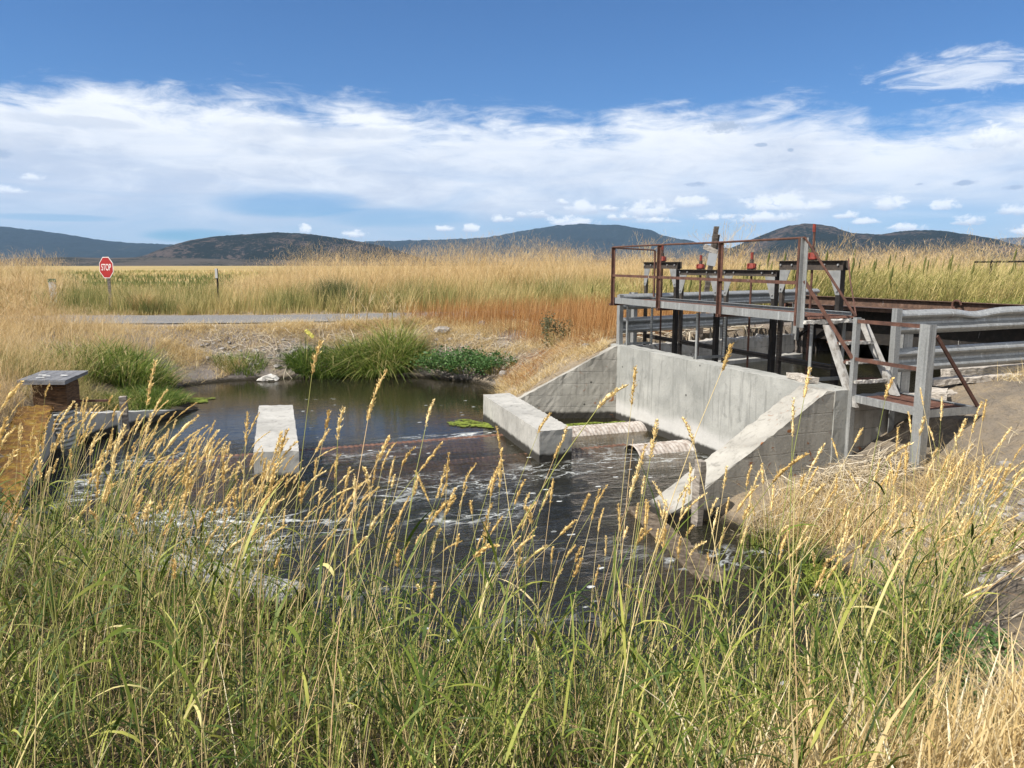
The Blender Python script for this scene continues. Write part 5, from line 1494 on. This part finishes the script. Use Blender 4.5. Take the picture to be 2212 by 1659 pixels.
tag(f.build('mustard_thicket', [GOLD, PINKGOLD]), 'tall golden thicket of dry mustard standing above the horizon', 'dry grass', None, 'stuff')

f = Fol()
nc = 420
cx_ = R.uniform(-26, 12, nc); cy3 = edge(cx_) + 3.0 + R.random(nc) * 9
kk = 46
x = np.repeat(cx_, kk) + R.normal(0, 0.28, nc * kk); y = np.repeat(cy3, kk) + R.normal(0, 0.28, nc * kk)
b = np.stack([x, y, TZ(x, y)], -1)
hc_ = gold_top(cx_ * 33 / cy3) * R.uniform(0.55, 1.22, nc) * cy3 / 36
h = np.repeat(hc_, kk) * R.uniform(0.55, 1.05, nc * kk)
P = blades(f, b, h, nrm(0.013, 0.004, nc * kk, 0.004), np.arctan2(y - np.repeat(cy3, kk), x - np.repeat(cx_, kk)), np.abs(R.normal(0.22, 0.12, nc * kk)), np.abs(R.normal(0.2, 0.12, nc * kk)), 3, 0, np.clip(np.repeat(R.random(nc), kk) * 0.8 + R.normal(0.1, 0.12, nc * kk), 0, 1))
tp = np.repeat(P[:, -1], 3, 0); tp = tp + R.normal(0, 0.10, tp.shape)
blades(f, tp - np.array([0, 0, 0.08]), nrm(0.16, 0.06, len(tp), 0.04), np.full(len(tp), 0.009), R.uniform(0, 6.3, len(tp)), np.abs(R.normal(0.6, 0.4, len(tp))), np.abs(R.normal(0.2, 0.2, len(tp))), 2, 1, np.repeat(np.repeat(R.random(nc), kk), 3))
nc = 260
cx_ = R.uniform(-26, 10, nc); cy3 = edge(cx_) + 0.3 + R.random(nc) ** 1.5 * 3.5
kk = 60
x = np.repeat(cx_, kk) + R.normal(0, 0.14, nc * kk); y = np.repeat(cy3, kk) + R.normal(0, 0.14, nc * kk)
b = np.stack([x, y, TZ(x, y)], -1)
h = np.repeat(R.uniform(0.4, 1.25, nc), kk) * R.uniform(0.5, 1.05, nc * kk)
blades(f, b, h, nrm(0.014, 0.004, nc * kk, 0.004), R.uniform(0, 6.3, nc * kk), np.abs(R.normal(0.22, 0.14, nc * kk)), np.abs(R.normal(0.25, 0.15, nc * kk)), 3, 2, np.clip(np.repeat(R.beta(1.2, 1.2, nc), kk) + R.normal(0, 0.12, nc * kk), 0, 1))
tag(f.build('bunch_grass', [GOLD, PINKGOLD, MARSH]), 'bushy tufts of dry mustard and bunch grass beyond the road', 'dry grass', None, 'stuff')

# field tufts further out
f = Fol()
n = 26000
y = 36 + 160 * R.random(n) ** 1.8; x = R.uniform(-0.75, 0.75, n) * y
keep = ~((x > -12) & (x < 8) & (y < 44))
x, y = x[keep], y[keep]
b = np.stack([x, y, TZ(x, y)], -1)
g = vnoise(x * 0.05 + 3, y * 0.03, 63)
g = np.where((x / y > -0.58) & (x / y < -0.36) & (y > 45) & (y < 110), 1.0, g * 0.9)  # greener patch of field, with a cloud shadow put into its darker colour
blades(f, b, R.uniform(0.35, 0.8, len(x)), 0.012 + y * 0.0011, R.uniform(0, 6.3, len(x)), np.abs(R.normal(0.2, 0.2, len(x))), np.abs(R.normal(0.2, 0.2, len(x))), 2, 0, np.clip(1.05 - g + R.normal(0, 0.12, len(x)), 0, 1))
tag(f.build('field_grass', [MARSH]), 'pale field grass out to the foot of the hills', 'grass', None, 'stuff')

# ---- tall olive reeds behind the bridge
f = Fol()
n = 20000
x = R.uniform(2.5, 30, n); y = 21.5 + (x - 2.5) * 0.0 + R.random(n) * 10
keep = (x * 0.45 + y > 24.0) & (x > -1 + (y - 21) * 0.4)
x, y = x[keep], y[keep]
b = np.stack([x, y, TZ(x, y)], -1)
h = (1.55 + 0.5 * vnoise(x * 0.6, y * 0.6, 81)) * R.uniform(0.5, 1.05, len(x)) * np.interp(x, [2.5, 5, 8, 30], [0.45, 0.7, 1.0, 1.05])
P = blades(f, b, h, nrm(0.018, 0.006, len(x), 0.006), R.normal(0.1, 0.9, len(x)), np.abs(R.normal(0.15, 0.1, len(x))), np.abs(R.normal(0.30, 0.15, len(x))), 4, 0, np.clip(1.35 * vnoise(x * 1.1, y * 0.8, 83) - 0.2 + R.normal(0, 0.22, len(x)), 0, 1))
k = R.integers(0, len(P), 260); sp0 = P[k, -1] * np.array([1, 1, 1.0])
f.tubes(np.stack([sp0 + np.array([0, 0, -.3]), sp0 + np.array([0, 0, -.05]), sp0 + np.array([0.03, 0, .12]), sp0 + np.array([0.05, 0, .30])], 1), np.tile(np.array([[.006, .026, .034, .006]]), (260, 1)), R.random(260) * 0.15, 5, 0)
tp = np.repeat(P[:, 2], 4, 0); n2 = len(tp)
tp = tp + R.normal(0, 0.12, tp.shape) * np.array([1, 1, 2.2])
blades(f, tp, nrm(0.24, 0.08, n2, 0.06), nrm(0.014, 0.004, n2, 0.004), R.normal(0.2, 1.2, n2), np.abs(R.normal(0.5, 0.3, n2)), np.abs(R.normal(0.5, 0.3, n2)), 3, 0, np.clip(R.beta(1.6, 1.7, n2), 0, 1))
n = 3000
x = R.uniform(11, 32, n); y = 27 + R.random(n) * 6
b = np.stack([x, y, TZ(x, y)], -1)
P = blades(f, b, nrm(2.0, 0.25, n, 1), nrm(0.010, 0.003, n, 0.003), R.normal(0.2, 1.5, n), np.abs(R.normal(0.1, 0.1, n)), np.abs(R.normal(0.12, 0.1, n)), 3, 1)
tp = np.repeat(P[:, -1], 6, 0) + R.normal(0, 0.16, (n * 6, 3))
blades(f, tp - np.array([0, 0, 0.12]), nrm(0.2, 0.07, len(tp), 0.05), np.full(len(tp), 0.009), R.uniform(0, 6.3, len(tp)), np.abs(R.normal(0.6, 0.4, len(tp))), np.abs(R.normal(0.2, 0.2, len(tp))), 2, 2)
tag(f.build('olive_reeds', [RIGHTR, GOLD, PINKGOLD]), 'tall olive and gold reeds behind the bridge and gates', 'reeds', None, 'stuff')


# ---- single clumps, shrubs and weeds
def clump(name, label, cat, c, n, rx_, ry_, h, w, m, lean=0.35, droop=0.6, group=None, K=4, beta=(1.5, 2.0), sub=None):
    f = Fol()
    a = R.uniform(0, 6.3, n); r = np.sqrt(R.random(n))
    x = c[0] + np.cos(a) * r * rx_; y = c[1] + np.sin(a) * r * ry_
    z = np.maximum(TZ(x, y), -0.05)
    b = np.stack([x, y, z], -1)
    phi = np.where(R.random(n) < 0.6, np.arctan2(np.sin(a) * r, np.cos(a) * r), R.uniform(0, 6.3, n))
    blades(f, b, h * R.uniform(0.45, 1.1, n) * (1.05 - 0.35 * r), nrm(w, w * 0.3, n, w * 0.3), phi, np.abs(R.normal(lean, lean * 0.6, n)), np.abs(R.normal(droop, droop * 0.5, n)), K, 0, np.clip(R.beta(beta[0], beta[1], n), 0, 1))
    o = f.build(name, [m])
    base = Vector((c[0], c[1], float(TZ(np.array([c[0]]), np.array([c[1]]))[0])))
    me = o.data
    co = np.zeros(len(me.vertices) * 3, np.float32); me.vertices.foreach_get('co', co)
    co = co.reshape(-1, 3) - np.array(base); me.vertices.foreach_set('co', co.astype(np.float32).ravel()); me.update()
    o.location = base
    return tag(o, label, cat, group)


CG = 'green grass clumps around the pond'
clump('grass_clump', 'tall bright green grass clump on the left bank above the low wall', 'grass clump', (-8.7, 17.2), 1500, 0.85, 1.3, 0.95, 0.026, LUSH, 0.32, 0.6, CG, beta=(1.9, 1.5))
clump('grass_clump', 'lawn-like green grass clump spilling over the low tapering wall', 'grass clump', (-7.5, 15.6), 2600, 0.55, 1.45, 0.40, 0.017, LUSH, 0.35, 0.6, CG)
clump('grass_clump', 'loose yellow green clump, lower and left of the tallest left bank clump', 'grass clump', (-9.2, 15.9), 700, 0.7, 0.8, 0.75, 0.020, LUSH, 0.35, 0.6, CG, beta=(2.2, 1.3))
clump('grass_clump', 'big drooping green and straw clump in the middle of the far bank', 'grass clump', (-3.7, 21.0), 2000, 1.3, 0.5, 1.0, 0.026, LUSH, 0.30, 0.9, CG, beta=(1.6, 1.2))
clump('grass_clump', 'tallest straw topped tuft rising out of the big far bank clump', 'grass clump', (-3.3, 21.2), 420, 0.5, 0.35, 1.5, 0.022, LUSH, 0.22, 0.5, CG, beta=(2.2, 1.2))
clump('grass_clump', 'lower dark green clump left of the biggest far bank clump', 'grass clump', (-5.2, 20.75), 1400, 0.9, 0.4, 0.66, 0.024, LUSH, 0.4, 0.7, CG, beta=(1.2, 2.6))
clump('grass_clump', 'small green tuft at the far waterline above the lone block', 'grass clump', (-7.3, 20.5), 700, 0.7, 0.4, 0.42, 0.014, LUSH, 0.3, 0.5, CG)
clump('grass_clump', 'dark slate green reed clump beyond the road under the gold thicket', 'grass clump', (-6.7, 29.6), 1500, 0.75, 0.5, 1.45, 0.016, fmat('slate_reed', ((0, (0.05, 0.08, 0.035)), (0.6, (0.09, 0.12, 0.05)), (1, (0.18, 0.19, 0.08)))), 0.15, 0.15, CG)
clump('grass_clump', 'straw yellow bunch grass at the road edge, brightest of the reeds', 'grass clump', (-13.1, 27.3), 900, 0.3, 0.25, 1.05, 0.016, STRAW, 0.15, 0.3, CG)
clump('grass_clump', 'bright yellow green tuft beyond the bridge at right edge', 'grass clump', (12.9, 20.8), 1500, 0.9, 0.6, 0.75, 0.016, LUSH, 0.3, 0.4, CG, beta=(2.2, 1.4))
clump('grass_clump', 'green blades sprouting at the corner between sill and wing wall', 'grass clump', (2.8, 7.4), 260, 0.4, 0.8, 0.48, 0.012, GREEN, 0.2, 0.3, CG)


def leafy(name, label, cat, c, n, rx_, ry_, h, ls, m, group=None, stems=40):
    """a broadleaf plant: stems under a crown of small leaves in clumps"""
    root = thing(name, label, cat, (c[0], c[1], float(TZ(np.array([c[0]]), np.array([c[1]]))[0])), group)
    loc = np.array(root.location)
    f = Fol()
    nc = max(8, n // 60)
    a = R.uniform(0, 6.3, nc); r = np.sqrt(R.random(nc))
    cc = np.stack([np.cos(a) * r * rx_, np.sin(a) * r * ry_, h * (0.30 + 0.7 * R.random(nc)) * (1 - 0.45 * r ** 2)], -1)
    st = Fol()
    P = np.stack([cc * np.array([0.35, 0.35, 0.0]), cc * np.array([0.6, 0.6, 0.5]), cc], 1)
    st.tubes(P, np.tile(np.array([[0.008, 0.006, 0.003]]), (nc, 1)), R.random(nc), 4, 0)
    so_ = st.build('stem', [STEM], root)
    i = R.integers(0, nc, n)
    p = cc[i] + R.normal(0, 1, (n, 3)) * np.array([rx_ * 0.13, ry_ * 0.13, h * 0.11])
    p[:, 2] = np.maximum(p[:, 2], 0.02)
    d = R.normal(0, 1, (n, 3)); d[:, 2] = np.abs(d[:, 2]) * 0.4; d /= np.linalg.norm(d, axis=1, keepdims=True)
    l_ = nrm(ls, ls * 0.3, n, ls * 0.4)[:, None]
    Q = np.stack([p, p + d * l_ * 0.5 + np.array([0, 0, 0.004]), p + d * l_], 1)
    sd = np.cross(d, R.normal(0, 1, (n, 3))); sd /= np.linalg.norm(sd, axis=1, keepdims=True)
    f.ribbons(Q, l_ * np.array([[0.25, 0.75, 0.15]]), sd, np.clip(R.random(nc)[i] * 0.6 + R.random(n) * 0.4, 0, 1), 0)
    f.build('foliage', [m], root)
    return root


leafy('leafy_shrub', 'low dark green leafy bush at the waterline right of the grass clumps', 'shrub', (-1.25, 20.05), 3600, 1.2, 0.6, 0.68, 0.055, LEAFY)
leafy('leafy_shrub', 'small blue green leafy bush nearest the left wing wall', 'shrub', (-0.45, 19.4), 2200, 0.6, 0.45, 0.6, 0.045, LEAFY)
leafy('weed', 'sparse grey green weed on the slope among russet stems', 'weed', (1.05, 18.4), 900, 0.35, 0.3, 0.95, 0.04, fmat('grey_weed', ((0, (0.09, 0.10, 0.05)), (1, (0.20, 0.19, 0.10)))))
for k, (cx_, cy2, lab) in enumerate(((2.15, 3.15, 'low mat of round green leaves at the bottom right corner'), (2.55, 3.75, 'low green leafy mat below the stony right bank'), (1.95, 3.45, 'green leafy weed at the edge of the straw stubble'))):
    leafy('mallow_weed', lab, 'weed', (cx_, cy2), 1500, 0.36, 0.30, 0.17, 0.022, LEAFY, 'green mallow weeds')
clump('cattail', 'thin cattail plant with a folded yellow leaf at the far waterline', 'plant', (-5.55, 20.45), 26, 0.16, 0.12, 1.45, 0.022, LUSH, 0.08, 0.12)
yl = MB(); yp = Vector(at(668, 722, Y=20.4)); yl.beam(yp + Vector((-.10, 0, .11)), yp + Vector((.11, 0, -.08)), 0.10, 0.012, (0, 1, 0)).rough(0.06, 0.004, 2)
single(yl, 'folded_leaf', noisy('yellow_leaf', ((0.3, (0.5, 0.45, 0.08)), (0.7, (0.66, 0.60, 0.16))), 8), 'pale yellow folded leaf caught atop the cattail', 'leaf')


def dryweed(c, h, label, n=7, spread=0.3, m=DEAD, fluff=0, group='dry branching stalks on the far bank'):
    z0 = float(TZ(np.array([c[0]]), np.array([c[1]]))[0])
    f = Fol()
    b = np.array([[c[0], c[1], z0]]) + np.stack([R.normal(0, spread * 0.3, n), R.normal(0, spread * 0.3, n), np.zeros(n)], -1)
    hh = h * R.uniform(0.6, 1.05, n)
    P = curves(b, hh, R.uniform(0, 6.3, n), np.abs(R.normal(0.15, 0.1, n)), np.abs(R.normal(0.1, 0.1, n)), 6)
    f.tubes(P, np.linspace(0.010, 0.004, 7)[None, :] * R.uniform(0.6, 1.1, n)[:, None], R.random(n), 4, 0)
    for _ in range(5):
        i = R.integers(2, 6, n)
        bb_ = P[np.arange(n), i]
        Q = curves(bb_, h * R.uniform(0.15, 0.35, n), R.uniform(0, 6.3, n), np.abs(R.normal(0.6, 0.2, n)), np.zeros(n), 3)
        f.tubes(Q, np.tile(np.linspace(0.007, 0.003, 4)[None, :], (n, 1)), R.random(n), 3, 0)
        for q in range(fluff):
            e = Q[:, -1] + R.normal(0, 0.09, (n, 3))
            blades(f, e - np.array([0, 0, 0.06]), R.uniform(0.08, 0.2, n), np.full(n, 0.008), R.uniform(0, 6.3, n), np.abs(R.normal(0.6, 0.4, n)), np.zeros(n), 2, 1)
    o = f.build('dry_stalk', [m, PINKGOLD])
    base = np.array([c[0], c[1], z0])
    me = o.data
    co = np.zeros(len(me.vertices) * 3, np.float32); me.vertices.foreach_get('co', co)
    me.vertices.foreach_set('co', (co.reshape(-1, 3) - base).astype(np.float32).ravel()); me.update()
    o.location = base
    return tag(o, label, 'dry weed', group)


for px, py, hgt, lab in ((735, 712, 1.0, 'thin pale dry stalk left of the tall stalk bundle on the far bank'), (795, 700, 1.5, 'tallest bundle of pale dry stalks above the big green clump'),
                         (850, 702, 1.25, 'pale dry stalk bundle right of the tallest bundle'), (880, 705, 0.9, 'short pale dry stalk nearest the russet stems')):
    p = at(px, py, z=1.15)
    dryweed((p.x, min(p.y, 22.6)), hgt, lab, 8, 0.45, STRAW)
for px, Y_, hgt, lab in ((15, 20, 1.35, 'dry branching mustard at the far left edge'), (95, 20.5, 1.75, 'tallest dry mustard behind the white marker post'), (55, 19, 1.2, 'lower dry mustard left of the white marker post')):
    p = at(px, 640, Y=Y_)
    dryweed((p.x, Y_), hgt, lab, 14, 0.9, GOLD, 14, 'dry mustard bushes at left')
for px, Y_, hgt, lab in ((1390, 24, 2.3, 'dry mustard bush behind the leftmost gate'), (1580, 22, 2.5, 'dry mustard bush right of the leaning post'), (1800, 24, 2.3, 'dry mustard bush behind the stairs')):
    p = at(px, 640, Y=Y_)
    dryweed((p.x, Y_), hgt, lab, 12, 0.7, GOLD, 14, 'dry mustard bushes behind the gates')

# ---- stones
ROCK = noisy('grey_stone', ((0.3, (0.11, 0.10, 0.095)), (0.5, (0.24, 0.225, 0.21)), (0.7, (0.40, 0.38, 0.35))), 9, 0.95, bs=0.8)


def rock_bm(mb, c, r, seed):
    rr = random.Random(seed)
    g = bmesh.ops.create_icosphere(mb.bm, subdivisions=2, radius=1.0)
    sc = Vector((r * rr.uniform(0.8, 1.3), r * rr.uniform(0.7, 1.1), r * rr.uniform(0.45, 0.75)))
    pl_ = [(Vector((rr.gauss(0, 1), rr.gauss(0, 1), rr.gauss(0, 1))).normalized(), rr.uniform(0.55, 0.85)) for _ in range(7)]
    Rt = Matrix.Rotation(rr.uniform(0, 6.3), 3, 'Z')
    for v in g['verts']:
        p = v.co.copy()
        for nn, dd in pl_:
            k = p.dot(nn)
            if k > dd: p -= nn * (k - dd)
        p = Rt @ Vector((p.x * sc.x, p.y * sc.y, p.z * sc.z))
        v.co = p + Vector(c)


RK = [(4.55, 6.55, 0.10, 'grey stone in the middle of the bare right slope'), (4.72, 6.68, 0.05, 'small blue grey pebble beside the grey stone on the slope'), (5.05, 5.1, 0.09, 'pale stone among straw at the right edge'),
      (4.35, 4.55, 0.09, 'stone above the green mat at right'), (4.6, 4.35, 0.12, 'largest stone at the right edge by the dirt hollow'), (4.1, 4.75, 0.06, 'small stone beside the green mat'),
      (-2.0, 22.1, 0.26, 'big pale grey rock on the far bank right of the tall clump'), (-0.9, 22.2, 0.22, 'dark rock on the far bank below the russet stems'), (-0.2, 19.0, 0.15, 'rock at the waterline by the leafy bush'), (1.55, 16.1, 0.14, 'rock at the top of the left wing wall')]
for i, (x, y, r, lab) in enumerate(RK):
    z = float(TZ(np.array([x]), np.array([y]))[0])
    mb = MB(); rock_bm(mb, (x, y, z + r * 0.25), r, 100 + i)
    single(mb, 'rock', ROCK, lab, 'rock', 'loose rocks on the banks')
mb = MB()
pr = scatter([(-8.6, 20.3), (-6, 20.6), (-2.2, 20.9), (-0.4, 19.8), (0.2, 18.6), (0.9, 18.6), (-1, 21.8), (-8.6, 21.6)], 380)
for i, p in enumerate(pr): rock_bm(mb, p, 0.02 + 0.10 * R.random() ** 3, 300 + i)
pr = scatter([(3.2, 6.6), (4.4, 5.2), (5.6, 5.4), (6.4, 7.6), (4.8, 8.0), (3.7, 7.7)], 900)
for i, p in enumerate(pr): rock_bm(mb, p, 0.010 + 0.06 * R.random() ** 4, 900 + i)
pr = scatter([(3.7, 3.6), (5.2, 3.6), (5.4, 5.0), (4.0, 4.9)], 220)
for i, p in enumerate(pr): rock_bm(mb, p, R.uniform(0.01, 0.05), 1300 + i)
tag(mb.build('gravel', ROCK), 'loose gravel scattered over both banks', 'gravel', None, 'stuff')

# ---- floating algae
def m_algae(t):
    v = t.n('ShaderNodeTexCoord').outputs['Object']
    n = t.noise(v, 5, 8, 0.7); n2 = t.noise(v, 16, 6, 0.7, 0.6); n3 = t.noise(v, 60, 3, 0.7)
    c = t.ramp(t.m('ADD', t.m('MULTIPLY', n, 0.6), t.m('MULTIPLY', n3, 0.4)), ((0.3, (0.06, 0.085, 0.014)), (0.5, (0.14, 0.18, 0.026)), (0.66, (0.25, 0.29, 0.055))))
    sh = surf(t, c, 0.8, 0, n3, 0.6, 0.01, 0.2)
    tr = t.n('ShaderNodeBsdfTransparent')
    m = t.n('ShaderNodeMixShader'); t.l(t.ss(t.m('ADD', t.m('MULTIPLY', n, 0.5), t.m('MULTIPLY', n2, 0.5)), 0.47, 0.50), m.inputs[0]); t.l(tr.outputs[0], m.inputs[1]); t.l(sh, m.inputs[2])
    return m.outputs[0]


ALG = mat('bright_algae', m_algae)


def algae(c, rx_, ry_, rot, seed, label):
    rr = random.Random(seed)
    n = 30
    ph = [rr.uniform(0, 6.3) for _ in range(4)]
    pts = []
    for i in range(n):
        a = 2 * math.pi * i / n
        k = 1 + 0.18 * math.sin(3 * a + ph[0]) + 0.12 * math.sin(5 * a + ph[1]) + 0.08 * math.sin(9 * a + ph[2])
        q = Matrix.Rotation(rot, 3, 'Z') @ Vector((math.cos(a) * rx_ * k, math.sin(a) * ry_ * k, 0))
        pts.append(Vector((c[0], c[1], 0.012)) + q)
    mb = MB().prism(pts, (0, 0, 0.004))
    single(mb, 'algae_mat', ALG, label, 'algae', 'floating algae mats')


p = at(1020, 917, z=0); algae(p, 0.55, 0.28, -0.5, 3, 'lime green algae mat beside the block near the pipes')
algae(L(0.42, -0.75, 0), 0.75, 0.20, UA + math.pi / 2, 4, 'green algae strip between headwall corner and longest pipe')
p = at(1775, 1240, z=0); algae((3.05, 7.0), 0.22, 0.42, 0.3, 5, 'green algae in the shallow corner behind the near grass')
p = at(410, 866, z=0); algae(p, 0.5, 0.35, 0.2, 6, 'pale green algae fringe by the left grass clump')


# ---- the air between here and the hills
hz = MB().box((0, 3300, 400), (15000, 8600, 806))
HZ = bpy.data.materials.new('pale_air'); HZ.use_nodes = True
ht = NT(HZ.node_tree); HZ.node_tree.nodes.clear()
hv = ht.n('ShaderNodeVolumePrincipled')
hv.inputs['Color'].default_value = (0.42, 0.65, 1.0, 1)
hv.inputs['Density'].default_value = 6.5e-5
ht.l(hv.outputs[0], ht.n('ShaderNodeOutputMaterial').inputs['Volume'])
tag(hz.build('haze', HZ), kind='stuff')
